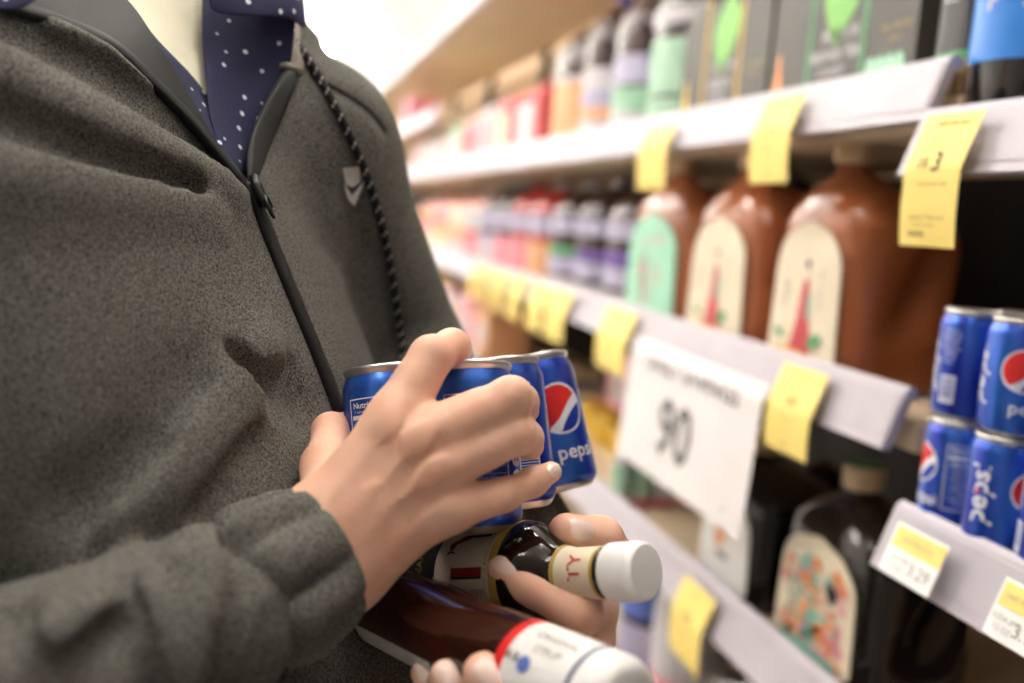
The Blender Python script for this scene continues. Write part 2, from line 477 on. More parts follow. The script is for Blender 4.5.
def jug(label, x, y, z, liquid, capm, lab_cols, hs=1.0, group='gallon jugs on the shelves', wy=0.092, wx=0.080, cap2=None):
    """gallon jug: local -x faces the aisle (label side)"""
    t = thing('drink_jug', label, 'jug', (x, y, z), group=group)
    prof = [(0.000, .90), (0.004, .96), (0.015, 1.0), (0.060, 1.0), (0.10, .985), (0.135, .99), (0.165, 1.0), (0.185, .98), (0.203, .90), (0.217, .76), (0.229, .58), (0.238, .42), (0.244, .30), (0.249, .235), (0.258, .22)]
    rings = []; pz = [q[0] for q in prof]; zs = sorted(set(pz) | set(np.linspace(.02, .24, 26).tolist()))
    for zz in zs:
        k = float(np.interp(zz, pz, [q[1] for q in prof]))
        e = 4.2 if k > .9 else 2.0 + 2.2 * max(0, (k - .22)) / .7
        ring = super_ring(wx * k, wy * k, zz * hs, 40, e, cx=-0.034 * (1 - k) / .78)
        # hand grip: the flank facing down the aisle is pinched along a slant
        out = []
        for (a, b, c) in ring:
            if b < -0.5 * wy and 0.05 < zz < 0.22:
                g = math.exp(-((a - 0.02 - (zz - 0.13) * 0.45) / 0.022) ** 2) * math.sin(math.pi * (zz - 0.05) / 0.17)
                b += 0.024 * g
            out.append((a, b, c))
        rings.append(out)
    MB().loft(rings).build('body', liquid, t, True)
    hz = hs
    MB().tube([(wx*0.40, 0, 0.205*hz), (wx*0.82, 0, 0.232*hz), (wx*1.0, 0, 0.215*hz), (wx*1.05, 0, 0.17*hz), (wx*1.0, 0, 0.13*hz)], [0.012, 0.011, 0.011, 0.011, 0.013], 10).build('handle', liquid, t, True)
    cp = MB().lathe([(0.021, 0), (0.0235, 0.002), (0.0235, 0.024), (0.021, 0.028)], 28).build('cap', capm, t, False, (-0.034, 0, 0.257 * hs))
    if cap2: MB().lathe([(0.0205, 0), (0.0205, 0.0012), (0.016, 0.002)], 28).build('cap_top', cap2, cp, False, (0, 0, 0.028))
    # label: an arched sheet on the aisle face
    base, fig, foot = lab_cols
    fn = lambda off: (lambda a, b: (-(wx * 1.002 + off) + 0.35 * (max(0, abs(a) - wy * 0.6)) ** 1.0 * 0.35, -a, b))
    v, f = label_patch(wy * 0.80, wy * 0.72, 0.018 * hs, 0.188 * hs, 0.33)
    lb = Art().put((v, f)).on_plane('paper_label', base, t, fn(0.0012))
    so = lb.modifiers.new('thick', 'SOLIDIFY'); so.thickness = 0.0006
    for li, (nm_, m_, shapes) in enumerate(fig):
        a = Art()
        for vf, dx, dz, rot in shapes: a.put(vf, dx, dz * hs, rot)
        a.on_plane(nm_, m_, lb, fn(0.0020 + .0003 * li))
    return t
def blob2d(w, h, n=14, k=0.15, seed=0):
    rnd = random.Random(seed); v = [(0, 0)]; f = []
    for i in range(n):
        a = 2 * math.pi * i / n; r = 1 + k * (rnd.random() - .5) * 2
        v.append((w * r * math.cos(a), h * r * math.sin(a)))
    for i in range(n): f.append((0, 1 + i, 1 + (i + 1) % n))
    return np.array(v), f
def tri_strip(pts):
    """pts: list of (xl, xr, z)"""
    v = []; f = []
    for l, r, z in pts: v += [(l, z), (r, z)]
    for i in range(len(pts) - 1): f.append((2*i, 2*i+1, 2*i+3, 2*i+2))
    return np.array(v), f
m_red = mat('print_red', (196, 70, 78), 0.5, noise=((180, 56, 66), 60, 0.5))
m_pink = mat('print_pink', (226, 150, 160), 0.5, noise=((214, 134, 146), 60, 0.5))
m_teal = mat('print_teal', (120, 190, 176), 0.5, noise=((104, 176, 162), 60, 0.5))
m_mint = mat('mint_paper', (160, 212, 186), 0.5, noise=((138, 196, 168), 40, 0.6))
m_orange = mat('print_orange', (232, 150, 90), 0.5, noise=((222, 134, 76), 60, 0.5))
m_yel = mat('print_yellow', (224, 184, 70), 0.5, noise=((212, 170, 56), 60, 0.5))
m_green = mat('print_green', (84, 160, 104), 0.5, noise=((70, 146, 92), 60, 0.5))
m_grey = mat('print_grey', (150, 146, 142), 0.5, noise=((138, 134, 130), 60, 0.5))
m_purple = mat('print_purple', (112, 84, 160), 0.5, noise=((98, 72, 146), 60, 0.5))
m_blueb = mat('print_blue', (96, 118, 190), 0.5, noise=((82, 104, 178), 60, 0.5))
geisha = [('label_figure', m_red, [(tri_strip([(-.030, .026, .032), (-.022, .022, .045), (-.013, .014, .075), (-.009, .010, .105), (-.005, .006, .122)]), 0.004, 0, 0)]),
          ('label_face', m_cream, [(blob2d(.0055, .007), 0.006, .130, 0)]),
          ('label_hair', m_black, [(blob2d(.006, .004), 0.006, .138, 0)]),
          ('label_sash', m_teal, [(rect2d(.004, .075, .011, .104), 0.008, 0, 0)]),
          ('label_foot', m_yel, [(tri_strip([(-.06, .062, .021), (-.055, .03, .033), (-.05, -.01, .036)]), 0, 0, 0)]),
          ('label_leaf', m_green, [(blob2d(.016, .008, seed=3), .036, .05, 20), (blob2d(.010, .006, seed=4), -.044, .052, -15)]),
          ('label_writing', m_grey, [(text2d('TEA', .02), -.036, .10, 90), (text2d('GREEN TEA', .010), .040, .11, 90)])]
twigs = [('label_twig', m_red, [(rect2d(-.002, .03, .002, .13), -.02, 0, 0), (rect2d(-.002, .04, .002, .12), .01, 0, 25)]),
         ('label_blossom', m_pink, [(blob2d(.006, .006, seed=i), random.Random(i).uniform(-.05, .05), random.Random(i + 50).uniform(.04, .15), 0) for i in range(16)]),
         ('label_writing', m_cream, [(text2d('GREEN TEA', .013), .03, .10, 90)])]
bright = []
for nm_, m_, n_, s0 in (('label_pink_splash', m_pink, 60, 1), ('label_teal_splash', m_teal, 30, 2), ('label_orange_splash', m_orange, 34, 3), ('label_dark_splash', m_black, 10, 4)):
    R_ = random.Random(s0)
    bright.append((nm_, m_, [(blob2d(R_.uniform(.004, .011), R_.uniform(.004, .009), k=.4, seed=i), R_.uniform(-.062, .062), R_.uniform(.025, .15), R_.uniform(0, 90)) for i in range(n_ // (2 if s0 == 4 else 1))]))
bright.append(('label_foot', m_teal, [(tri_strip([(-.058, .06, .021), (-.03, .06, .03)]), 0, 0, 0)]))
bright.append(('label_writing', m_cream, [(text2d('MUCHO', .030, bold=.02), 0, .10, 0)]))

def jug_at(label, pl, pr, zdeck, xf, **kw):
    """jug whose aisle face spans picture columns pl (far) .. pr (near)"""
    ya, yb = Yat(pr, xf, zdeck + .08), Yat(pl, xf, zdeck + .08)
    w = kw.get('wx', 0.080)
    return jug(label, xf + w, (ya + yb) / 2, zdeck - SINK + 0.0005, wy=(yb - ya) / 2, **kw)
jug_at('brown iced tea gallon jug nearest the stacked cans, cream label with red-robed figure', 766, 850, Z_MID, 0.632, liquid=m_tea, capm=m_cap_tan, lab_cols=(m_cream, geisha, m_yel), hs=1.02)
jug_at('brown iced tea gallon jug in the middle of three, cream label, behind the yellow tag', 684, 752, Z_MID, 0.632, liquid=m_tea, capm=m_cap_tan, lab_cols=(m_cream, geisha, m_yel), hs=1.02)
jug_at('brown iced tea gallon jug with mint green blossom label', 622, 682, Z_MID, 0.632, liquid=m_tea, capm=m_cap_tan, lab_cols=(m_mint, twigs, m_yel), hs=1.02)
jug_at('black gallon jug with bright pink and orange splashed label and green cap', 772, 868, Z_LO, 0.64, liquid=m_darktea, capm=m_cap_tan, lab_cols=(m_cream, bright, m_teal), hs=.86, cap2=m_green)
wl = [('label_spot', m_orange, [(blob2d(.014, .014), -.01, .10, 0)]), ('label_ring', m_grey, [(blob2d(.02, .006), 0, .07, 0)])]
jug_at('black gallon jug with plain white label beneath the paper sign', 698, 758, Z_LO, 0.64, liquid=m_darktea, capm=m_cap_tan, lab_cols=(m_white, wl, m_teal), hs=.80)
jug_at('black gallon jug on the bottom shelf, white label, under the yellow tag', 688, 770, Z_BOT, 0.64, liquid=m_darktea, capm=m_cap_tan, lab_cols=(m_white, wl, m_teal), hs=.85)

# ---- bottles
def bottle(label, x, y, z, r, h, body, capm, bands, group, neck=0.36, capr=0.016, flute=0.0, shoulder=0.68):
    t = thing('drink_bottle', label, 'bottle', (x, y, z), group=group)
    k = h
    prof = [(r*.80, 0), (r*.96, .012*k), (r, .05*k), (r, .30*k), (r*.985, .5*k), (r, shoulder*k), (r*.93, (shoulder+.07)*k), (r*.72, (shoulder+.15)*k), (r*.48, (shoulder+.21)*k), (capr*.95, (shoulder+.25)*k), (capr*.9, .945*k)]
    MB().lathe(prof, 28).build('body', body, t, True)
    MB().lathe([(capr*.95, 0), (capr*1.1, .002), (capr*1.1, .05*k), (capr*.95, .058*k)], 20).build('cap', capm, t, False, (0, 0, .942*k))
    for i, (z0, z1, mm) in enumerate(bands):
        MB().lathe([(r*1.012, z0*k), (r*1.012, z1*k)], 28, cap=False).build('label_band', mm, t, True)
    return t
def bottle_at(label, pl, pr, zdeck, h, body, capm, bands, group, xf=0.64, **kw):
    ya, yb = Yat(pr, xf, zdeck + .1), Yat(pl, xf, zdeck + .1)
    r = (yb - ya) / 2 * .93
    return bottle(label, xf + r, (ya + yb) / 2, zdeck - SINK + .0005, r, h, body, capm, bands, group, **kw)
m_cola = mat('dark_juice', (40, 22, 22), 0.12, coat=.4, noise=((56, 26, 26), 9, .8))
m_redj = mat('red_juice', (160, 34, 30), 0.12, coat=.4, noise=((176, 44, 36), 9, .8))
m_pinkj = mat('pink_juice', (232, 170, 165), 0.15, coat=.4, noise=((238, 184, 172), 9, .8))
m_lt = mat('pale_label', (200, 196, 198), .5, noise=((186, 182, 188), 30, .6))
m_peach = mat('peach_label', (222, 172, 132), .5, noise=((214, 156, 112), 30, .6))
m_palegr = mat('pale_green_label', (176, 200, 182), .5, noise=((120, 178, 140), 26, .6))
m_lav = mat('lavender_label', (180, 176, 198), .5, noise=((164, 158, 188), 30, .6))
m_capp = mat('purple_cap', (96, 84, 158), .4, noise=((86, 74, 146), 30, .5))
m_capw = m_white
g = 'bottles on the upper shelf'
bottle_at('tall bottle with green and white label standing next to the dark cartons', 632, 682, Z_UP, .33, m_darktea, m_white, [(.06, .22, m_palegr), (.24, .52, m_palegr), (.60, .68, m_lt)], g)
bottle_at('tall bottle with pale label, green and blue print, on the upper shelf', 600, 634, Z_UP, .33, m_cola, m_lt, [(.06, .20, m_lt), (.20, .34, m_palegr), (.36, .52, m_lav)], g)
bottle_at('dark tea bottle with white, lavender and orange label and purple cap', 573, 597, Z_UP, .33, m_cola, m_capp, [(.10, .20, m_lt), (.20, .28, m_peach), (.28, .38, m_lav), (.38, .52, m_lt)], g)
bottle_at('dark tea bottle with peach orange label and purple cap', 541, 572, Z_UP, .33, m_cola, m_capp, [(.12, .50, m_peach), (.50, .54, m_lt)], g)
g = 'dark juice bottles on the middle shelf'  # their pale top bands paint the highlights on the shoulders
bottle_at('dark juice bottle with painted white shoulder highlight and purple band, beside the mint-labelled jug', 594, 626, Z_MID, .262, m_cola, m_lt, [(.05, .15, m_lt), (.19, .33, m_lav), (.34, .45, m_purple), (.54, .67, m_lav)], g)
bottle_at('dark juice bottle with purple band, middle one of three', 566, 592, Z_MID, .262, m_cola, m_lt, [(.05, .15, m_lt), (.19, .33, m_lav), (.34, .42, m_purple), (.54, .67, m_lav)], g)
bottle_at('dark juice bottle with white label and green band', 541, 564, Z_MID, .262, m_cola, m_lt, [(.05, .15, m_lt), (.19, .33, m_lav), (.34, .42, m_green), (.54, .67, m_lav)], g)
g = 'red juice bottles on the middle shelf'
for pl, pr, low, nm_ in ((521, 539, m_peach, 'orange-banded'), (504, 519, m_pink, 'pink-banded'), (489, 502, m_pink, 'pink-labelled'), (474, 487, m_lav, 'lavender-labelled')):
    bottle_at('%s red juice bottle on the middle shelf, %s' % (nm_, {521: 'nearest the dark bottles', 504: 'second from the dark bottles', 489: 'third from the dark bottles', 474: 'fourth from the dark bottles'}[pl]),
              pl, pr, Z_MID, .262, m_redj if pl > 490 else m_cola, m_lt if pl != 504 else m_red, [(.06, .30, low if pl != 474 else m_lt), (.30, .42, low), (.50, .68, m_lav)], g)
bottle_at('pale pink juice bottle on the middle shelf with red middle band', 459, 472, Z_MID, .25, m_pinkj, m_white, [(.08, .34, m_pink), (.36, .44, m_red), (.46, .7, m_lt)], g)
bottle_at('cream and peach bottle on the middle shelf next to the sleeve', 443, 457, Z_MID, .25, m_pinkj, m_white, [(.06, .28, m_lt), (.28, .44, m_peach), (.46, .7, m_cream)], g)
bottle_at('pink and orange bottle on the middle shelf touching the sleeve outline', 428, 441, Z_MID, .25, m_pinkj, m_peach, [(.06, .3, m_cream), (.3, .5, m_peach), (.5, .7, m_pink)], g)
bottle_at('peach bottle deepest on the middle shelf behind the sleeve', 415, 426, Z_MID, .25, m_pinkj, m_peach, [(.06, .3, m_cream), (.3, .5, m_pink), (.5, .7, m_peach)], g)
# far upper shelf: cartons and bottles in reds and whites
def carton(name, label, cat, x0, x1, y0, y1, z, h, base, decos=(), group=None, gable=0.0, lid=None):
    t = thing(name, label, cat, ((x0 + x1) / 2, (y0 + y1) / 2, z - SINK + .0005), group=group)
    a, b = (x1 - x0) / 2, (y1 - y0) / 2
    if gable:
        rr = [[(-a, -b, 0), (a, -b, 0), (a, b, 0), (-a, b, 0)], [(-a, -b, h - gable), (a, -b, h - gable), (a, b, h - gable), (-a, b, h - gable)],
              [(-a * .45, -b * .96, h), (a * .45, -b * .96, h), (a * .45, b * .96, h), (-a * .45, b * .96, h)]]
        body = MB().loft(rr).build('box_body', base, t)
    else:
        body = MB().bbox((-a, -b, 0), (a, b, h), .003).build('box_body', base, t)
    if lid: MB().lathe([(.012, 0), (.014, .002), (.014, .016), (.012, .018)], 20).build('lid', lid, t, False, (0, 0, h))
    for nm_, mm, shapes in decos:                       # shapes in units of half width / height on the aisle face
        art = Art()
        for vf, dx, dz, rot in shapes: art.put(vf, dx, dz, rot)
        art.on_plane(nm_, mm, body, lambda p, q: (-a - .0008, -p, q))
    return t
def pan(b, h, u0, v0, u1, v1): return (rect2d(u0 * b, v0 * h, u1 * b, v1 * h), 0, 0, 0)
g = 'small packs on the far upper shelf'
far = [(513, 539, m_red, m_lt, .19, 'red and white carton next to the peach-labelled bottle', m_red),
       (494, 511, m_red, m_cream, .19, 'red carton with cream panel and yellow lid', m_yel),
       (477, 492, m_lt, m_pink, .19, 'white carton with pink panel on the far upper shelf', m_lt),
       (462, 475, m_pink, m_red, .17, 'pink carton with red panel on the far upper shelf', m_lt),
       (447, 460, m_palegr, m_lt, .17, 'pale green carton on the far upper shelf', m_green),
       (434, 445, m_pinkj, m_lt, .15, 'light pink carton at the start of the fourth bay', m_lt),
       (422, 432, m_lt, m_palegr, .15, 'white carton with green panel near the sleeve', m_lt),
       (412, 420, m_pink, m_lt, .15, 'rose pink carton nearest the sleeve on the upper shelf', m_red)]
for pl, pr, c1, c2, h, lb, ld in far:
    ya, yb = Yat(pr, .64, Z_UP + .05), Yat(pl, .64, Z_UP + .05); b = (yb - ya) / 2
    carton('drink_carton', lb, 'carton', .64, .64 + min(.12, b * 2), ya, yb, Z_UP, h, c1, [('printed_panel', c2, [pan(b, h, -.7, .2, .5, .75)]), ('printed_stripe', c1 if c1 != m_red else m_yel, [pan(b, h, -.7, .05, .7, .14)])], g, gable=.03, lid=ld)
# top shelf stock of the far bays (shows above the extra shelf)
for y, c, lb in ((4.75, m_pink, 'pink box on the extra shelf deep in the aisle'),):
    carton('snack_box', lb, 'box', .64, .80, y, y + .22, 1.73, .18, c, [('printed_panel', m_lav, [pan(.11, .18, -.6, .2, .6, .8)])], 'boxes on the extra shelf')

# dark tea multipacks
m_carton = mat('dark_carton', (66, 64, 59), .5, coat=.0, noise=((82, 80, 74), 5, .8))
m_goldp = mat('gold_print', (168, 138, 62), .4, noise=((180, 150, 72), 40, .5))
m_leaf = mat('leaf_print', (132, 190, 92), .5, noise=((104, 170, 80), 30, .6))
m_lid4 = mat('mint_print', (170, 216, 190), .5, noise=((150, 202, 172), 40, .5))
def frame2d(x0, z0, x1, z1, w):
    out = []
    for q in ((x0, z0, x1, z0 + w), (x0, z1 - w, x1, z1), (x0, z0, x0 + w, z1), (x1 - w, z0, x1, z1)): out.append((rect2d(*q), 0, 0, 0))
    return out
for pl, pr, fm, word, lb, spot in ((770, 916, m_green, 'BREWED TEA', 'dark tea multipack carton with green framed leaf and four green lids', m_orange), (680, 766, m_yel, 'LEMON', 'dark tea multipack carton with yellow framed leaf', m_yel)):
    ya, yb = Yat(pr, .632, Z_UP + .05), Yat(pl, .632, Z_UP + .05); b = (yb - ya) / 2; h = .22
    x0 = .634
    leaf = [(tri_strip([(-.001, .001, .080), (-.014, .016, .096), (-.026, .034, .118), (-.034, .048, .14), (-.028, .050, .165), (-.006, .03, .185), (.012, .016, .20)]), .0, 0, 0)]
    dec = [('printed_frame', fm, frame2d(-.060, .030, .060, .21, .007)), ('printed_leaf', m_leaf, leaf),
           ('printed_words', m_lt, [(text2d('PREMIUM', .018, bold=.02), .008, .092, 0), (text2d(word, .021 if len(word) < 7 else .017, bold=.03), 0, .070, 0), (text2d('UNSWEET', .013, bold=.02), -.006, .051, 0)]),
           ('printed_fruit', spot, [(tri_strip([(-.010, .010, .030), (-.012, .012, .045), (-.006, .006, .06), (-.004, .004, .085)]), -b + .022, 0, 0)]),
           ('printed_small_words', m_goldp, [(text2d('REAL BREWED', .008), b - .035, .085, 0), (text2d('SINCE', .008), b - .035, .072, 0), (text2d('4 BOTTLES', .009), -b + .07, .018, 0)])]
    if fm is m_green: dec.append(('printed_bottle_caps', m_lid4, [(blob2d(.009, .0115, k=.02), b - .075 + i * .017, .045, 0) for i in range(4)]))
    carton('tea_multipack', lb, 'carton', x0, x0 + .15, ya, yb, Z_UP, h, m_carton, dec, 'dark tea multipacks on the upper shelf', gable=.05)
# lone tea bottle at the end of the upper shelf
m_lbl_bk = mat('black_label', (20, 20, 30), .35, noise=((16, 16, 24), 30, .5))
def tea_bottle():
    z = Z_UP; xf = .70; ya, yb = Yat(972, xf, z + .04), Yat(925, xf, z + .04)
    t = thing('tea_bottle', 'square tea bottle with black label and green base band at the shelf end', 'bottle', (.660, .834, Z_UP - SINK + .0005))
    clear = mat('weak_tea', (196, 164, 122), .15, trans=.4, coat=.3, noise=((206, 176, 134), 9, .8))
    rr = []
    for zz, k in ((0, .9), (.004, .97), (.03, 1), (.12, 1), (.15, .9), (.18, .6), (.20, .45), (.215, .43)):
        rr.append(super_ring(.029 * k, .029 * k, zz, 32, 5 if k > .8 else 2.4))
    MB().loft(rr).build('body', clear, t, True)
    lb = MB().loft([super_ring(.0296, .0296, zz, 32, 5) for zz in (.042, .135)], cap=False).build('paper_label', m_lbl_bk, t, True)
    MB().loft([super_ring(.0299, .0299, zz, 32, 5) for zz in (.036, .043)], cap=False).build('green_band', m_green, t, True)
    MB().lathe([(.018, 0), (.019, .002), (.019, .02), (.017, .022)], 20).build('cap', m_black, t, False, (0, 0, .214))
    a = Art().put(text2d('PURE', .018, bold=.015), .004, .118).put(text2d('LEAF', .018, bold=.015), .004, .098)
    a.on_plane('label_words', m_lt, lb, lambda p, q: (p - .006, -.0302, q))
    a.on_plane('label_words', m_lt, lb, lambda p, q: (-.0302, -p, q))
tea_bottle()
# lower shelf small goods
g = 'small bottles standing on the lower shelf'
for i, (pl, pr, c, lb) in enumerate(((664, 688, m_lt, 'small white bottle with red base half hidden by the paper sign'), (640, 662, m_lt, 'small white bottle with red base left of the sign corner'), (618, 638, m_palegr, 'small white and green bottle on the lower shelf'), (600, 616, m_palegr, 'small pale green bottle beside the held cans'))):
    q = PZ((pl + pr) / 2, 508, Z_LO - SINK); bottle(lb, q[0] + .028, q[1] + .01, Z_LO - SINK + .0005, .021, .125, m_lt, m_red if i < 2 else m_lt, [(.03, .14, m_red), (.2, .62, c)], g)
g = 'packs on the third-bay shelf'
for i, (y, c1, lb) in enumerate(((2.80, m_peach, 'orange and white pack below the middle shelf, nearest the sign'), (3.02, m_pink, 'pink pack below the middle shelf'), (3.22, m_lt, 'white pack below the middle shelf'), (3.44, m_pinkj, 'pale pink pack below the middle shelf'), (3.75, m_yel, 'yellow pack below the middle shelf past the pale pink one'), (4.05, m_yel, 'big yellow pack deep below the middle shelf'), (4.4, m_orange, 'orange pack deep below the middle shelf'), (4.8, m_yel, 'yellow pack deepest below the middle shelf'))):
    carton('snack_pack', lb, 'pack', .65, .78, y, y + .17, .93 if y < 3.6 else .95, .15 + .03 * (i % 2), c1, [('printed_panel', m_lt if c1 is not m_lt else m_orange, [pan(.085, .16, -.6, .25, .6, .7)])], g)
g = 'bottles on the bottom shelf'
for pl, pr, b_, bands, lb in ((640, 672, m_lt, [(.1, .3, m_pink), (.3, .8, m_lt)], 'white bottle on the bottom shelf below the white bottle cap'),
                       (612, 636, m_cola, [(.1, .4, m_lav), (.45, .7, m_blueb)], 'blue and purple bottle on the bottom shelf beside the hand'),
                       (590, 610, m_lt, [(.1, .4, m_cream), (.45, .7, m_lav)], 'cream bottle on the bottom shelf behind the thumb')):
    bottle_at(lb, pl, pr, Z_BOT, .27, b_, m_lt, bands, g, xf=.66)
# yellow goods further down the aisle between middle and lower shelf
g = 'yellow bottles under the middle shelf'
for i, (pl, pr) in enumerate(((606, 624), (588, 604), (572, 586))):
    bottle_at('yellow sauce bottle under the middle shelf, %s' % ['nearest the paper sign', 'second from the paper sign', 'third from the paper sign'][i], pl, pr, Z_LO, .08, m_yel, m_orange, [(.2, .6, m_yel)], g, xf=.74)

for pl, pr, c1, lb in ((634, 664, m_peach, 'orange pack at the back of the lower shelf beside the sign'), (606, 630, m_pink, 'pink pack at the back of the lower shelf')):
    ya, yb = Yat(pr, .89, Z_LO + .05), Yat(pl, .89, Z_LO + .05)
    carton('snack_pack', lb, 'pack', .89, .98, ya, yb, Z_LO, .17, c1, [('printed_panel', m_lt, [pan((yb - ya) / 2, .17, -.6, .3, .5, .8)])], 'packs at the back of the lower shelf')
# big cola bottle of the near bay
def cola_bottle():
    z = NZ_UP; xf = .625; y = Yat(1008, .65, z + .05)
    m_pet = mat('cola_pet', (16, 13, 12), .08, coat=.5, noise=((24, 19, 17), 14, .7), bump=(30, .25, .004))
    t = thing('cola_bottle', 'large dark cola bottle with bright blue label at the top right', 'bottle', (.675, y, z - .004 + .0005))
    r = .054; rings = []
    for zz, k, fl in ((0, .78, .3), (.006, .9, .28), (.02, 1, .2), (.04, 1, .1), (.055, .99, .03), (.06, 1, 0), (.17, 1, 0), (.20, .93, 0), (.24, .66, 0), (.27, .38, 0), (.285, .28, 0), (.305, .26, 0)):
        ring = []
        for i in range(50):
            a = 2 * math.pi * i / 50; q = r * k * (1 - fl * .35 * (0.5 - 0.5 * math.cos(5 * a)) ** 2)
            ring.append((q * math.sin(a), -q * math.cos(a), zz))
        rings.append(ring)
    MB().loft(rings).build('body', m_pet, t, True)
    lb = MB().lathe([(r * 1.012, .058), (r * 1.012, .172)], 40, cap=False).build('paper_label', mat('cola_label', (40, 120, 210), .35, noise=((56, 134, 220), 20, .6)), t, True)
    MB().lathe([(.015, 0), (.016, .002), (.016, .016), (.014, .018)], 24).build('cap', m_blueb, t, False, (0, 0, .303))
    for ph in (-.95, .9, 2.7): Art().put(text2d('pepsi', .034, bold=.01), 0, .122).on_cyl('label_word', m_lt, lb, r * 1.017, ph)
cola_bottle()

# ------------------------------------------------------------------ price tags and the paper sign
m_tagy = mat('yellow_tag_card', (236, 212, 124), .55, noise=((230, 204, 110), 25, .6))
m_tagi = mat('tag_ink', (70, 62, 44), .6, noise=((98, 84, 52), 60, .5))
def rail_pt(z, s, dx=0.0):
    """a point s metres down the price rail's face from its top, then hanging free"""
    a = np.array((LIPX + dx + 0.006 - .001, z + .004)); dirn = nrm((-.018, -.05))
    L = .055
    if s <= L: q = a + dirn * s
    else:
        e = s - L; ang = math.atan2(dirn[1], dirn[0])
        q = a + dirn * L + np.array((-.05 * e + .5 * e * e * 3, -e))
    return q
def price_tag(label, z, yc, w, h, s0=.004, big=None, skew=0.0, dx=0.0):
    t = thing('price_tag', label, 'price tag', (rail_pt(z, s0, dx)[0], yc, rail_pt(z, s0)[1]), group='yellow price tags on the shelf rails')
    o = np.array(t.location); n = 14
    def pt(u, v, off=0.0):          # u across (towards camera +), v down 0..1
        q = rail_pt(z, s0 + v * h, dx)
        return (q[0] - .012 - off - o[0], yc - u - skew * v - o[1], q[1] + .001 - o[2])
    v = []; f = []
    for off in (.0, .0005):
        for i in range(n + 1):
            v += [pt(-w / 2, i / n, off), pt(w / 2, i / n, off)]
    k = 2 * (n + 1)
    for i in range(n):
        f.append((k+2*i, k+2*i+2, k+2*i+3, k+2*i+1)); f.append((2*i, 2*i+1, 2*i+3, 2*i+2))
        f.append((2*i, 2*i+2, k+2*i+2, k+2*i)); f.append((2*i+1, k+2*i+1, k+2*i+3, 2*i+3))
    f += [(0, k, k + 1, 1), (2*n, 2*n+1, k+2*n+1, k+2*n)]
    obj('card', v, f, m_tagy, t)
    a = Art()
    def put(s, size, u, vv, bold=0.0, al='CENTER'): a.put(text2d(s, size, al, bold), u * w, -vv * h)
    if big:
        put('SALE with card', .0065, 0.05, .08, .015); put('12 PK 7.5 OZ', .005, -.1, .25); 
        put('BUY ONE GET ONE', .0042, .05, .55); put('SALE 02.17 THRU 02.23', .0045, 0, .79); put('limit 4 per customer', .0035, -.05, .84); put('02/23/20', .006, -.18, .91, .02)
        a.put(text2d('2/$', .012, bold=.01), -.20 * w, -.38 * h); a.put(text2d('3', .025, bold=.02), .06 * w, -.38 * h)
    else:
        put('SALE', .007, 0, .1); put('2/$5', .014, 0, .4); put('with card', .005, 0, .62); put('02/23/20', .005, 0, .9)
    a.on_plane('tag_print', m_tagi, t, lambda p, q: pt(p, -q / h, .0011))
    return t
def tag_at(label, pxl, pxr, z, h, s0=.004, **kw):
    zz = z - .02; dx = kw.get('dx', 0.0); ya, yb = Yat(pxr, LIPX + dx - .01, zz), Yat(pxl, LIPX + dx - .01, zz)
    return price_tag(label, z, (ya + yb) / 2, yb - ya, h, s0, **kw)
tag_at('yellow tag reading 2/$3 on the nearest upper rail', 925, 983, NZ_UP, .118, .006, big=True, dx=NDX)
tag_at('yellow tag on the upper rail in front of the middle tea jug', 766, 806, Z_UP, .105, .012)
tag_at('yellow tag on the upper rail above the mint-labelled jug', 650, 679, Z_UP, .10, .022)
tag_at('yellow tag on the middle rail right of the paper sign', 782, 826, Z_MID, .10, .004)
tag_at('yellow tag on the middle rail left of the paper sign', 607, 636, Z_MID, .11, .004)
for i, (a, b) in enumerate(((553, 572), (535, 549), (515, 526), (499, 508), (486, 493), (475, 481))):
    tag_at('yellow tag on the far middle rail, %s left of the sign' % ['second', 'third', 'fourth', 'fifth', 'sixth', 'seventh'][i], a, b, Z_MID, .105, .004)
tag_at('yellow tag on the lower rail below the paper sign', 684, 714, Z_LO, .11, .006)
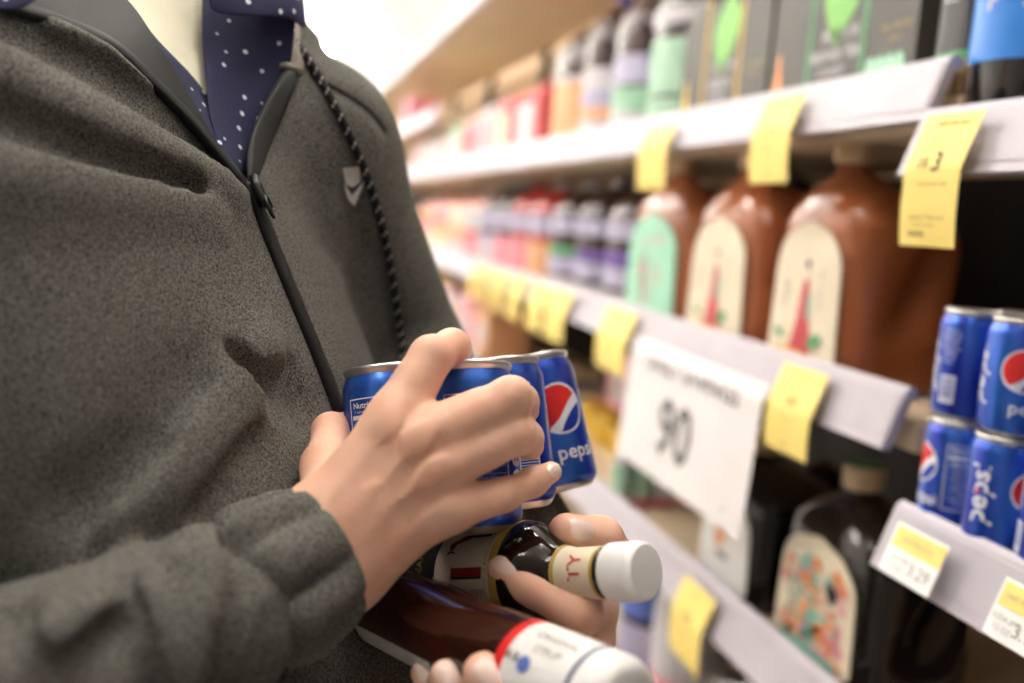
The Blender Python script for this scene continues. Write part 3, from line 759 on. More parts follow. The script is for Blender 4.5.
def paper_sign():
    z = Z_MID; zz = z - .01
    ya, yb = Yat(780, LIPX - .012, zz), Yat(645, LIPX - .012, zz); w = yb - ya; h = .240; yc = (ya + yb) / 2
    t = thing('paper_sign', 'white paper sign printed 90 hanging from the middle rail', 'sign', (LIPX - .012, yc, z))
    n = 12
    def pt(u, v, off=0.0):
        q = rail_pt(z, .034 + v * h * .35) if v < .3 else rail_pt(z, .034 + .3 * h * .35) + (v - .3) * h * np.array((-.06, -.985)) + np.array((0, 0))
        return (q[0] - .016 - off - (LIPX - .012), -u, q[1] - z - v * .0)
    v = []; f = []
    for off in (.0, .0005):
        for i in range(n + 1): v += [pt(-w / 2, i / n, off), pt(w / 2, i / n, off)]
    k = 2 * (n + 1)
    for i in range(n):
        f.append((k+2*i, k+2*i+2, k+2*i+3, k+2*i+1)); f.append((2*i, 2*i+1, 2*i+3, 2*i+2))
        f.append((2*i, 2*i+2, k+2*i+2, k+2*i)); f.append((2*i+1, k+2*i+1, k+2*i+3, 2*i+3))
    f += [(0, k, k + 1, 1), (2*n, 2*n+1, k+2*n+1, k+2*n)]
    obj('paper', v, f, mat('sign_paper', (220, 215, 215), .6, noise=((214, 208, 209), 20, .5)), t)
    a = Art().put(text2d('DAILY SAVINGS', w * .10, bold=.005), .01, -.30 * h)
    a.put(text2d('CENTS', .012), -.05, -.78 * h).put(text2d('c', .016), w * .38, -.9 * h)
    a.on_plane('sign_print', m_black, t, lambda p, q: pt(p, -q / h, .0012))
    a = Art().put(text2d('90', .115, bold=.02), -.012, -.66 * h); a.on_plane('sign_number', m_black, t, lambda p, q: pt(p, -q / h, .0012))
    a = Art().put(text2d('90', .115, bold=-.022), -.012, -.66 * h); a.on_plane('sign_number_fill', m_grey, t, lambda p, q: pt(p, -q / h, .0018))
paper_sign()
def rail_label(label, pl, pr, z, price):
    LX = LIPX + NDL; ya, yb = Yat(pr, LX - .01, z - .02), Yat(pl, LX - .01, z - .02); w = yb - ya; yc = (ya + yb) / 2
    t = thing('shelf_label', label, 'price label', (LX - .014, yc, z), group='shelf edge labels')
    def pt(u, v, off=0.0):
        q = rail_pt(z, .006 + v * .046, NDL); return (q[0] - .0135 - off - (LX - .014), -u, q[1] + .001 - z)
    def sheet(u0, v0, u1, v1, m, nm, off):
        vv = [pt(u0, v0, off), pt(u1, v0, off), pt(u1, v1, off), pt(u0, v1, off)]; vv += [pt(u0, v0, off + .0004), pt(u1, v0, off + .0004), pt(u1, v1, off + .0004), pt(u0, v1, off + .0004)]
        return obj(nm, vv, [(0, 1, 2, 3), (7, 6, 5, 4), (0, 4, 5, 1), (1, 5, 6, 2), (2, 6, 7, 3), (3, 7, 4, 0)], m, t)
    sheet(-w / 2, .0, w / 2, 1.0, m_white, 'white_card', 0)
    sheet(-w / 2 * .9, .05, w / 2 * .98, .45, m_tagy, 'yellow_card', .0006)
    a = Art().put(text2d(price, .016), w * .22, -.70 * .046).put(text2d('SODA 6PK', .006), -w * .2, -.62 * .046).put(text2d('7.5 OZ', .006), -w * .2, -.8 * .046).put(text2d('UNIT PRICE 2.9', .006), 0, -.25 * .046)
    a.on_plane('label_print', m_grey, t, lambda p, q: pt(p, -q / .046, .0016))
rail_label('white and yellow shelf label reading 3.29 below the stacked cans', 897, 948, NZ_LO, '3.29')
rail_label('white and yellow shelf label at the right picture edge', 1004, 1060, NZ_LO, '3.99')

# ================================================================== BLUE SODA CANS
CR = .0285; ZS = .942; CH = .104 * ZS
def can_blue():
    m = bpy.data.materials.new('can_blue'); m.use_nodes = True; nt = m.node_tree; b = nt.nodes['Principled BSDF']
    tc = nt.nodes.new('ShaderNodeTexCoord'); mp = nt.nodes.new('ShaderNodeMapping'); mp.inputs['Scale'].default_value = (55, 55, 9)
    n = nt.nodes.new('ShaderNodeTexNoise'); n.inputs['Scale'].default_value = 1.0; n.inputs['Detail'].default_value = 2
    r = nt.nodes.new('ShaderNodeValToRGB'); r.color_ramp.elements[0].position = .38; r.color_ramp.elements[1].position = .72
    r.color_ramp.elements[0].color = lin((14, 44, 164)); r.color_ramp.elements[1].color = lin((48, 108, 208))
    nt.links.new(tc.outputs['Object'], mp.inputs['Vector']); nt.links.new(mp.outputs['Vector'], n.inputs['Vector'])
    nt.links.new(n.outputs['Fac'], r.inputs['Fac']); nt.links.new(r.outputs['Color'], b.inputs['Base Color'])
    b.inputs['Metallic'].default_value = .55; b.inputs['Roughness'].default_value = .28; b.inputs['Coat Weight'].default_value = .4
    return m
m_can = can_blue()
m_alu = mat('aluminium', (214, 212, 210), .28, metal=.9, noise=((198, 196, 194), 60, .5))
m_cw = mat('can_white_ink', (238, 240, 246), .4, noise=((230, 232, 240), 60, .5))
m_cr = mat('can_red_ink', (222, 44, 44), .35, noise=((210, 36, 38), 60, .5))
m_cb = mat('can_blue_ink', (22, 54, 158), .35, noise=((16, 46, 146), 60, .5))
def globe(parent, phi, cz, R):
    d = Art().put(disc2d(R * 1.10, 36, 5)).on_cyl('globe_ring', m_cw, parent, CR + .00022, phi, cz)
    def region(fn):
        v = []; f = []; n = 26
        for i in range(n + 1):
            t = -1 + 2 * i / n; w = math.sqrt(max(0, 1 - t * t)); lo, hi = fn(t, w)
            for j in range(7):
                s = lo + (hi - lo) * j / 6
                v.append((R * (s * .80 + t * .6), R * (-s * .6 + t * .80)))
        for i in range(n):
            for j in range(6): f.append((i*7+j, i*7+j+1, (i+1)*7+j+1, (i+1)*7+j))
        return np.array(v), f
    a = Art().put(region(lambda t, w: (-w, max(-w, min(w, .16 + .28 * t - .10 * math.sin(2.5 * t))))))
    a.on_cyl('globe_red', m_cr, parent, CR + .0004, phi, cz)
    a = Art().put(region(lambda t, w: (max(-w, min(w, .46 + .10 * t + .22 * (t + .2) ** 2)), w)))
    a.on_cyl('globe_blue', m_cb, parent, CR + .0004, phi, cz)
def make_can():
    t = thing('soda_can', 'blue mini cola can', 'can', group='blue mini cola cans')
    R = CR
    MB().lathe([(.010, .0085), (.017, .006), (.0205, .001), (.0215, 0), (.0228, .0008), (.0245, .0022), (.0262, .0048), (.0270, .0066)], 48).build('base', m_alu, t, True)
    w = MB().lathe([(.0262, .0046), (.0279, .0078), (R, .0112), (R + .0001, .05), (R, .0895), (.0279, .0925), (.0268, .0955), (.0258, .0982)], 48, cap=False).build('wall', m_can, t, True)
    lid = MB().lathe([(.0257, .0980), (.0257, .0992), (.0268, .1003), (.0272, .1020), (.0268, .1036), (.0258, .1040), (.0249, .1036), (.0244, .1010), (.0232, .0992), (.0222, .1000), (.0, .1002)], 48, cap=False).build('lid', m_alu, t, True)
    MB().lathe([(.0085, 0), (.0085, .0012), (.006, .0012), (.006, 0)], 20).build('pull_tab', m_alu, lid, False, (.004, .003, .1004))
    # artwork
    globe(w, math.radians(90), .060, .0175)
    Art().put(text2d('pepsi', .0155, bold=.012), 0, 0).on_cyl('word', m_cw, w, R + .0003, math.radians(103), .028)
    for ph in (0, -130):
        a = Art().put(text2d('pepsi', .026, bold=.02), 0, 0, 90); a.on_cyl('word', m_cw, w, R + .0003, math.radians(ph), .052)
    a = Art().put(disc2d(.0022, 12, 2)); a.on_cyl('word_dot', m_cr, w, R + .0004, 0, .054)
    nu = Art(); W_, H_ = .019, .031
    for q in ((-W_, -H_, W_, -H_ + .0008), (-W_, H_ - .0008, W_, H_), (-W_, -H_, -W_ + .0008, H_), (W_ - .0008, -H_, W_, H_)): nu.put(rect2d(*q, n=10))
    nu.put(text2d('Nutrition Facts', .0052, bold=.02), 0, H_ - .0045).put(text2d('1 serving per container', .0028), -.002, H_ - .0085)
    nu.put(rect2d(-W_ + .002, H_ - .0135, W_ - .002, H_ - .0108, 10)).put(text2d('Calories 100', .0050, bold=.02), -.002, H_ - .0175)
    rows = ['Total Fat 0g    0%', 'Sodium 20mg   1%', 'Total Carb 27g  10%', 'Total Sugars 27g', 'Added 27g     54%', 'Protein 0g', 'Not a source of fat', 'vitamins or iron']
    for i, s_ in enumerate(rows):
        nu.put(text2d(s_, .0030), 0, H_ - .0228 - i * .0046); nu.put(rect2d(-W_ + .002, H_ - .0206 - i * .0046, W_ - .002, H_ - .0204 - i * .0046, 8))
    nu.on_cyl('nutrition_panel', m_cw, w, R + .0003, math.radians(180), .052)
    tx = Art()
    for i, s_ in enumerate(['PEPSI COLA', 'CARBONATED', 'WATER, HIGH', 'FRUCTOSE', 'SYRUP, COLOR', 'CAFFEINE', '7.5 FL OZ', '222 mL']): tx.put(text2d(s_, .0030, bold=.01), 0, .018 - i * .0042)
    tx.on_cyl('ingredient_text', m_cw, w, R + .0003, math.radians(-76), .066)
    vt = Art()
    for i, s_ in enumerate(['CONTAINS CAFFEINE', 'PLEASE RECYCLE ME']): vt.put(text2d(s_, .0036, bold=.01), -.003 + i * .005, 0, 90)
    vt.on_cyl('side_text', m_cw, w, R + .0003, math.radians(-101), .042)
    Art().put(rect2d(-.0075, -.013, .0075, .013, 5)).on_cyl('barcode_ground', m_cw, w, R + .0003, math.radians(-73), .029)
    bc = Art(); z = -.011; rr = random.Random(2)
    while z < .011:
        hh = rr.choice((.0004, .0007, .0011)); bc.put(rect2d(-.0065, z, .0065, z + hh, 4)); z += hh + rr.choice((.0005, .0008))
    bc.on_cyl('barcode', m_cb, w, R + .00045, math.radians(-73), .029)
    for o in list(t.children_recursive):
        o.data.transform(Matrix.Diagonal((1, 1, ZS, 1))); o.location.z *= ZS
    return t
proto_can = make_can(); _first = [True]
def place_can(label, base, axis, facing):
    o = proto_can if _first[0] else copy_tree(proto_can); _first[0] = False
    z = nrm(axis); base = np.array(base, float)
    c = CP - base; c = nrm(c - z * c.dot(z)); y = -c; x = np.cross(y, z)
    m = Matrix([[x[i], y[i], z[i], base[i]] for i in range(3)] + [[0, 0, 0, 1]]) @ Matrix.Rotation(-math.radians(facing), 4, 'Z')
    o.matrix_world = m; o['label'] = label
    return o
def held(label, top, bot, facing):
    a, b = P(*bot), P(*top); return place_can(label, a, b - a, facing), a, nrm(b - a)
CANS = [held('blue mini cola can held nearest the zipper, nutrition panel showing', (386, 361, .606), (400, 526, .592), 197),
        held('blue mini cola can in front, covered by the fingers', (466, 367, .573), (474, 534, .556), 170),
        held('blue mini cola can with barcode, second from right in the hand', (500, 372, .644), (515, 509, .632), -100),
        held('blue mini cola can with red white blue globe, rightmost in the hand', (531, 361, .702), (561, 491, .690), 64)]
xs = LIPX + NDL + .041; y1 = Yat(948, xs, NZ_LO - .004)
y2 = y1 - .0605
for lb, x, y, k, fc in (('blue can in the lower row of the shelf stack, left column, nutrition panel showing', xs, y1, 0, 160), ('blue can on top of the shelf stack, left column, upright word on its side', xs + .001, y1 + .001, 1, -38),
                        ('blue can in the lower row of the shelf stack at the right picture edge', xs - .002, y2, 0, 40), ('blue can on top of the shelf stack at the right picture edge, globe showing', xs - .001, y2, 1, 82),
                        ('blue can behind the left column, lower row', xs + .06, y1 + .004, 0, 100), ('blue can behind the left column, top row', xs + .06, y1 + .004, 1, 20),
                        ('blue can behind the right column, lower row', xs + .059, y2 + .001, 0, 200), ('blue can behind the right column, top row', xs + .059, y2 + .001, 1, -20),
                        ('blue can past the right picture edge, lower row', xs, y2 - .0605, 0, 0), ('blue can past the right picture edge, top row', xs, y2 - .0605, 1, 60)):
    place_can(lb, (x, y, NZ_LO - .004 + .0004 + k * (CH + .0002)), (0, 0, 1), fc)

# ================================================================== HELD BOTTLES
def axis_thing(o, base, axis, facing):
    z = nrm(axis); base = np.array(base, float); c = CP - base; c = nrm(c - z * c.dot(z)); y = -c; x = np.cross(y, z)
    o.matrix_world = Matrix([[x[i], y[i], z[i], base[i]] for i in range(3)] + [[0, 0, 0, 1]]) @ Matrix.Rotation(-math.radians(facing), 4, 'Z')
def sauce_bottle():
    a, b = P(480, 577, .575), P(647, 571, .492); ax = nrm(b - a); L = .205; base = b - ax * L
    t = thing('sauce_bottle', 'dark sauce bottle with white cap and red lettered label in the hand', 'bottle')
    axis_thing(t, base, ax, 0)
    glass = mat('dark_glass', (18, 9, 7), .05, coat=.1, noise=((30, 14, 10), 8, .6))
    MB().lathe([(.024, 0), (.0295, .003), (.0305, .010), (.0305, .122), (.0297, .129), (.0262, .137), (.0210, .144), (.0166, .149), (.0145, .154), (.0134, .160), (.0132, .186)], 48).build('glass_body', glass, t, True)
    lb = MB().lathe([(.0308, .012), (.0308, .120)], 48, cap=False).build('paper_label', m_cream, t, True)
    MB().lathe([(.0310, .120), (.0309, .1225), (.0304, .1255)], 48, cap=False).build('gold_edge', m_goldp, t, True)
    MB().lathe([(.0310, .045), (.0310, .076)], 24, cap=False, a0=-1.3, a1=.12).build('dark_panel', m_black, lb, True)
    # the lettering runs round the bottle, its top towards the base
    ink = mat('red_letter_ink', (150, 32, 34), .5, noise=((138, 26, 28), 60, .5))
    Art().put(text2d('TY', .042, bold=.012), 0, 0, 180).on_cyl('big_letters', ink, lb, .0311, -.50, .100)
    Art().put(text2d('TY', .042, bold=.022), .0008, -.0006, 180).on_cyl('letter_shadow', m_black, lb, .03095, -.50, .100)
    Art().put(text2d('BEEF, PORK AND CHICKEN', .0042), 0, 0, 90).on_cyl('small_words', ink, lb, .0311, .26, .092)
    Art().put(text2d('THICK AND HEARTY', .0042), 0, 0, 180).on_cyl('small_words', m_grey, lb, .0311, -.4, .1175)
    Art().put(text2d('STEAK SAUCE', .007), 0, 0, 180).on_cyl('panel_words', m_goldp, lb, .0313, -.55, .062)
    nl = MB().lathe([(.0150, .1535), (.0139, .1585), (.0137, .178)], 40, cap=False).build('neck_label', m_cream, t, True)
    MB().lathe([(.0158, .1515), (.0152, .1535)], 40, cap=False).build('neck_gold_edge', m_goldp, t, True)
    Art().put(text2d('TY', .0125, bold=.01), 0, 0, 180).on_cyl('neck_letters', m_red, nl, .0142, -.25, .167)
    MB().lathe([(.0138, .1775), (.0138, .1795)], 40, cap=False).build('neck_gold_ring', m_goldp, t, True)
    cap = MB(); n = 60; rings = []
    for z, r, rib in ((.183, .0142, 0), (.184, .0152, .0002), (.200, .0152, .0002), (.2035, .0148, 0), (.205, .0135, 0), (.2053, .008, 0), (.2053, .001, 0)):
        rings.append([((r + rib * (i % 2)) * math.sin(2*math.pi*i/n), -(r + rib * (i % 2)) * math.cos(2*math.pi*i/n), z) for i in range(n)])
    smooth_by_angle(cap.loft(rings).build('cap', m_white, t), 40)
sauce_bottle()
def syrup_bottle():
    a, b = P(385, 603, .56), P(628, 716, .418); ax = nrm(b - a)
    L = float(np.linalg.norm(b - a))
    t = thing('syrup_bottle', 'brown plastic bottle with white red-edged sleeve, lowest in the hand', 'bottle'); axis_thing(t, a, ax, 0)
    pl = mat('brown_plastic', (44, 19, 13), .08, coat=.5, trans=.1, noise=((66, 31, 21), 14, .7), bump=(22, .2, .003))
    R = .0235
    MB().lathe([(R*.8, -.012), (R*.97, -.008), (R, 0), (R, .06), (R*.985, .075), (R, .09), (R, .118), (R*.96, L-.04), (R*.9, L-.02)], 48).build('plastic_body', pl, t, True)
    sl = MB().lathe([(R*1.025, .126), (R*1.03, .130), (R*1.045, L-.02), (R*1.03, L-.008), (R*.96, L-.002), (R*.8, L), (.001, L)], 48, cap=False).build('white_sleeve', m_white, t, True)
    MB().lathe([(R*1.03, .1235), (R*1.036, .1265), (R*1.03, .1295)], 48, cap=False).build('red_edge', m_cr, t, True)
    MB().lathe([(R*1.052, L-.019), (R*1.052, L-.0165)], 48, cap=False).build('blue_line', mat('navy_line', (50, 56, 110), .4, noise=((44, 50, 100), 60, .5)), sl, True)
    Art().put(text2d('ORIGINAL', .0060, bold=.01), 0, 0, 90).put(text2d('SYRUP', .006), .008, 0, 90).on_cyl('sleeve_words', m_grey, sl, R*1.052, -.75, .152)
    Art().put(disc2d(.004, 18, 2)).on_cyl('sleeve_emblem', m_blueb, sl, R*1.052, -.05, .143)
    Art().put(text2d('A B', .006, bold=.01), 0, 0, 90).on_cyl('sleeve_words', m_black, sl, R*1.052, -.12, .134)
    lbp = MB().lathe([(R*1.012, .004), (R*1.012, .075)], 20, cap=False, a0=.80, a1=1.75).build('side_label', mat('crinkled_label', (205, 202, 196), .4, noise=((176, 172, 168), 60, .8), bump=(90, .5, .002)), t, True)
syrup_bottle()

# ================================================================== THE SHOPPER
FV = nrm((.88, -.47, 0)); LV = np.array((-FV[1], FV[0], 0))       # facing, and his left
Z1, Z2 = P(250, 195, .605), P(338, 415, .612)
sl_ = (Z2 - Z1) / (Z2[2] - Z1[2])
def front(z):
    zz = np.clip(z, 1.02, 1.48)
    return Z1[0] + sl_[0] * (zz - Z1[2]), Z1[1] + sl_[1] * (zz - Z1[2])
# girth of the jacket by height: z, half width, half depth, exponent
TZ = np.array([.80, .86, .95, 1.05, 1.15, 1.25, 1.37, 1.43, 1.47, 1.51, 1.54])
TA = np.array([.185, .195, .198, .200, .205, .210, .205, .190, .150, .095, .070])
TB = np.array([.130, .138, .140, .140, .140, .140, .134, .122, .104, .085, .072])
def torso(X, Y, Z, off=0.0):
    a = np.interp(Z, TZ, TA) + off; b = np.interp(Z, TZ, TB) + off
    b0 = np.interp(np.minimum(Z, 1.36), TZ, TB)
    fx, fy = front(Z)
    cx = fx - FV[0] * b0; cy = fy - FV[1] * b0
    u = (X - cx) * LV[0] + (Y - cy) * LV[1]; w = (X - cx) * FV[0] + (Y - cy) * FV[1]
    e = 2.3
    q = ((np.abs(u) / a) ** e + (np.abs(w) / b) ** e) ** (1 / e)
    d = (q - 1) * np.minimum(a, b)
    return np.maximum(d, np.maximum(TZ[0] - Z, Z - (TZ[-1] + off)))
def cen(z):
    fx, fy = front(z); b0 = np.interp(min(z, 1.36), TZ, TB); return np.array((fx - FV[0]*b0, fy - FV[1]*b0, z))
SH_R = cen(1.42) - LV * .165; SH_L = P(306, 152, .775)
EL_L = P(404, 360, .86); WR_L = P(548, 578, .675)
WR_R = P(331, 552, .497); EL_R = P(-235, 790, .37)
NECK = cen(1.50) - FV * .01
ROOT = np.array((cen(1.0)[0], cen(1.0)[1], 0.0))
man = thing('person', 'person in a dark grey zip jacket and navy dotted shirt holding cans and bottles', 'person', tuple(ROOT))
OFF = tuple(-ROOT)

m_jack = mat('heather_fabric', (42, 42, 40), .9, noise=((128, 126, 119), 760, .40), bump=(700, .5, .0012), spec=.2)
m_cuff = m_jack
m_blk = mat('black_tape', (20, 20, 20), .6, noise=((28, 28, 28), 300, .6), spec=.3)
m_shirt = None
def shirt_mat():
    m = bpy.data.materials.new('navy_dotted_cotton'); m.use_nodes = True; nt = m.node_tree; b = nt.nodes['Principled BSDF']
    tc = nt.nodes.new('ShaderNodeTexCoord'); v = nt.nodes.new('ShaderNodeTexVoronoi'); v.inputs['Scale'].default_value = 92; v.inputs['Randomness'].default_value = .35
    r = nt.nodes.new('ShaderNodeValToRGB'); r.color_ramp.interpolation = 'LINEAR'
    r.color_ramp.elements[0].position = .15; r.color_ramp.elements[1].position = .20
    r.color_ramp.elements[0].color = lin((222, 228, 240)); r.color_ramp.elements[1].color = lin((22, 24, 66))
    nt.links.new(tc.outputs['Object'], v.inputs['Vector']); nt.links.new(v.outputs['Distance'], r.inputs['Fac']); nt.links.new(r.outputs['Color'], b.inputs['Base Color'])
    b.inputs['Roughness'].default_value = .8; return m
m_shirt = shirt_mat()
m_tee = mat('cream_jersey', (226, 222, 200), .9, noise=((216, 212, 188), 60, .6), bump=(500, .3, .001))

# ---- jacket
JLO = np.array([min(SH_R[0], EL_R[0], SH_L[0]) - .28, min(SH_R[1], EL_R[1]) - .20, .78]); 
JHI = np.array([max(EL_L[0], WR_L[0], cen(1)[0]) + .26, max(SH_L[1], EL_L[1]) + .22, 1.68])
def jacket_field(h):
    J = Field(JLO, JHI, h)
    J.func(JLO, JHI, lambda X, Y, Z: torso(X, Y, Z), .001)
    J.cap(NECK - np.array((0, 0, .05)), SH_R, .075, .072, .05); J.cap(NECK - np.array((0, 0, .05)), SH_L, .075, .070, .05)
    J.cap(SH_R, EL_R, .070, .062, .03); J.cap(SH_L, EL_L, .068, .056, .03)
    up = np.array((0, 0, 1.0))
    J.chain([P(262, 112, .70), P(284, 82, .725), P(292, 42, .75), NECK + LV * .075 - FV * .03 + up * .015, NECK + LV * .03 - FV * .09 + up * .01, NECK - LV * .04 - FV * .09 + up * .01, NECK - LV * .09 - FV * .03], [.008, .012, .014, .018, .022, .022, .02], .02)
    return J
def sleeve_r(J):
    c = P(262, 598, .474)
    c = P(212, 622, .456)
    J.cap(EL_R, EL_R + (c - EL_R) * .98, .052, .043, .003)
def sleeve_l(J): J.cap(EL_L, EL_L + (WR_L - EL_L) * .80, .052, .036, .02)
J0 = jacket_field(.008); V0, Q0 = J0.mesh(); T0 = bvh(V0, Q0)
J0b = Field(JLO, JHI, .008); sleeve_r(J0b); Vs, Qs = J0b.mesh(); T0s = bvh(Vs, Qs)
def onto(tree, pts, n=None):
    pts = resample(pts, n) if n else pts
    out = [hit(tree, *p)[0] for p in pts]; return [p for p in out if p is not None]
J = jacket_field(.0035)
for pts, amp, sig in (
    ([(-30, 55), (60, 100), (140, 140), (228, 186)], .013, .011), ([(0, 20), (90, 62), (150, 105), (205, 150)], -.014, .011), ([(-10, 110), (90, 150), (190, 182)], -.012, .010),
    ([(-30, 170), (90, 190), (200, 205)], .009, .014), ([(30, 30), (100, 45), (140, 75)], .010, .009),
    ([(250, 372), (285, 385), (300, 400)], -.012, .012), ([(185, 470), (225, 415), (265, 350)], .010, .013), ([(150, 430), (190, 380)], -.006, .015), ([(120, 520), (185, 465)], .010, .010), ([(90, 500), (150, 440)], -.010, .012), ([(205, 490), (250, 440)], -.009, .010),
    ([(350, 200), (368, 255)], -.005, .006), ([(330, 215), (340, 290)], .004, .010), ([(385, 250), (398, 330)], -.005, .007),
    ([(322, 82), (350, 96), (372, 112), (384, 128)], -.004, .004)):
    J.swell(onto(T0, pts, 14), amp, sig)
sleeve_r(J); sleeve_l(J)
# gathers of the right sleeve above the cuff
for pts, amp, sig in (([(126, 588), (140, 620), (152, 655), (166, 700)], -.009, .0045), ([(150, 592), (166, 640), (180, 700)], .007, .008), ([(232, 545), (243, 580), (228, 625), (205, 690)], -.013, .007),
                      ([(200, 542), (214, 575), (206, 625), (190, 690)], .011, .009), ([(268, 620), (262, 660), (250, 700)], -.007, .006), ([(15, 620), (32, 655), (42, 710)], -.011, .006), ([(45, 640), (85, 618), (118, 600)], .008, .008), ([(60, 700), (80, 660), (110, 625)], -.009, .007), ([(190, 560), (204, 540)], .012, .007)):
    J.swell(onto(T0s, pts, 12), amp, sig)
J.apply_swell()
# the open front and the hollow neck
VOP = [(-60, -160), (-30, -30), (20, 2), (70, 22), (112, 45), (155, 85), (200, 132), (243, 186), (249, 176), (252, 150), (262, 112), (280, 84), (291, 60), (290, 20), (276, -30), (270, -160)]
def vcut(poly, dmax):
    def fn(X, Y, Z):
        p = np.stack([X, Y, Z], -1) - CP.astype(np.float32); v = p @ RC.astype(np.float32)
        d = -v[..., 2]; x = 512 + F * v[..., 0] / d; y = 341.5 - F * v[..., 1] / d
        return np.maximum(poly_sdf(x, y, poly) * d / F, (d - dmax))
    return fn
J.func((JLO[0], JLO[1], 1.22), JHI, vcut(VOP, .80), .004, 's')
J.cap(NECK + np.array((0, 0, -.01)), NECK + np.array((0, 0, .2)), .064, .07, .01, 's')
VJ, QJ = J.mesh(); VJ = relax(VJ, QJ, 2, .4)
jk = fast_obj('jacket', VJ, QJ, m_jack, man, True, OFF)
jk['label'] = 'dark heather grey zip jacket'
TJ = bvh(VJ, QJ)

# ---- shirt and undershirt, worn inside
def inner(h, off, lo):
    A = Field(JLO, JHI, h)
    A.func((JLO[0], JLO[1], lo), JHI, lambda X, Y, Z: np.maximum(torso(X, Y, Z, off), lo - Z), .001)
    A.cap(NECK - np.array((0, 0, .05)), SH_R, .075 + off, .06 + off, .05); A.cap(NECK - np.array((0, 0, .05)), SH_L, .075 + off, .06 + off, .05)
    return A
A = inner(.004, -.014, 1.2)
VOP2 = [(100, -140), (118, -20), (135, 12), (160, 42), (190, 72), (222, 106), (240, 160), (262, 130), (292, 70), (300, -140)]
A.func((JLO[0], JLO[1], 1.25), JHI, vcut(VOP2, .80), .003, 's')
A.swell(onto(T0, [(216, 97), (226, 130), (238, 165)], 8), .010, .006); A.apply_swell()
A.cap(NECK, NECK + np.array((0, 0, .2)), .058, .06, .01, 's')
Vv, Qv = A.mesh(); fast_obj('shirt', relax(Vv, Qv, 1), Qv, m_shirt, man, True, OFF)['label'] = 'navy shirt with small white dots'
A = inner(.006, -.024, 1.2); A.cap(NECK - np.array((0, 0, .02)), NECK + np.array((0, 0, .035)), .066, .060, .02)
Vv, Qv = A.mesh(); fast_obj('undershirt', relax(Vv, Qv, 1), Qv, m_tee, man, True, OFF)['label'] = 'cream undershirt at the open collar'

def ribbon(name, pix, width, m, tree=None, depth=None, lift=.0015, thick=.003, n=40, parent=None, taper=None, pts3=None, nor3=None):
    """a strip lying on a surface along a line traced in the picture"""
    tree = tree or TJ
    q = spline(pix, n); pts = []; nor = []
    for p in q:
        a, b = hit(tree, *p)
        if a is None: continue
        pts.append(a); nor.append(b)
    if len(pts) < 3: print('RIBBON MISS', name); return None
    pts = np.array(pts); nor = np.array(nor)
    for _ in range(3):
        pts[1:-1] = (pts[:-2] + 2 * pts[1:-1] + pts[2:]) / 4; nor[1:-1] = (nor[:-2] + 2 * nor[1:-1] + nor[2:]) / 4
    rings = []
    for i in range(len(pts)):
        t = nrm(pts[min(i+1, len(pts)-1)] - pts[max(i-1, 0)]); nn = nrm(nor[i]); nn = nrm(nn - t * nn.dot(t)); s = np.cross(nn, t)
        w = width / 2 * (taper(i / (len(pts) - 1)) if taper else 1); c = pts[i] + nn * lift
        rings.append([c - s * w - nn * thick, c + s * w - nn * thick, c + s * w + nn * thick * .2, c + s * w * .8 + nn * thick * .5, c - s * w * .8 + nn * thick * .5, c - s * w + nn * thick * .2])
    return MB().loft(rings).build(name, m, parent or man, True, OFF if parent is None else None)
zp = ribbon('zipper', [(249, 186), (262, 222), (285, 280), (310, 340), (328, 385), (345, 430), (362, 480), (378, 530)], .0125, m_blk, lift=.002, thick=.003)
ribbon('front_facing', [(0, 2), (60, 22), (112, 45), (155, 84), (200, 131), (246, 188)], .009, m_blk, tree=T0, lift=.001, thick=.003)
ribbon('collar_piping', [(297, 78), (283, 106), (266, 132), (256, 160)], .003, m_blk, lift=.002, thick=.002)
ribbon('collar_band', [(291, 18), (292, 45), (291, 72)], .017, mat('collar_tape', (150, 142, 128), .8, noise=((136, 128, 114), 200, .6)), lift=.002, thick=.005)
# zip puller
a_, n_ = hit(TJ, 252, 197)
def puller():
    t = nrm(hit(TJ, 258, 212)[0] - hit(TJ, 247, 185)[0]); nn = nrm(n_ - t * n_.dot(t)); s = np.cross(nn, t); mt = mat('gunmetal', (48, 48, 48), .3, metal=.8, noise=((60, 60, 60), 90, .5))
    b = MB(); c = a_ + nn * .004
    b.loft([[c + t * u + s * w * k + nn * e for w, e in ((-.006, 0), (.006, 0), (.005, .004), (-.005, .004))] for u, k in ((-.012, .7), (-.004, 1), (.004, 1), (.009, .6))])
    b.tube([c + t * (.010 + .007 * math.sin(th)) + s * .0048 * math.cos(th) + nn * .004 for th in np.linspace(0, 2 * math.pi, 20)], .0013, 8)
    o = b.build('zip_puller', mt, zp, True)
puller()
# drawstring
q = spline([(294, 44), (312, 72), (335, 112), (358, 160), (374, 205), (386, 250), (395, 300), (402, 345), (408, 392)], 90); pts = []
for p in q:
    a, b = hit(TJ, *p)
    if a is not None: pts.append(a + b * .0035)
pts = np.array(pts)
for _ in range(6): pts[1:-1] = (pts[:-2] + 2 * pts[1:-1] + pts[2:]) / 4
MB().tube(pts, .0031, 10).build('drawstring', m_blk, man, True, OFF, 'black drawstring cord flecked with white')
ds = MB()
for i in range(3, len(pts) - 2, 3):
    t = nrm(pts[i+1] - pts[i-1]); tc = nrm(CP - pts[i]); tc = nrm(tc - t * tc.dot(t)); s = np.cross(t, tc)
    for sg in (-1, 1):
        c = pts[i] + tc * .0027 + s * .0013 * sg + t * .001 * sg
        ds.tube([c - t * .0010 - s * .0007, c + t * .0010 + s * .0007], [.0007, .0007], 5)
ds.build('cord_flecks', mat('white_thread', (205, 203, 196), .8, noise=((190, 188, 182), 90, .5)), man, False, OFF)['kind'] = 'stuff'
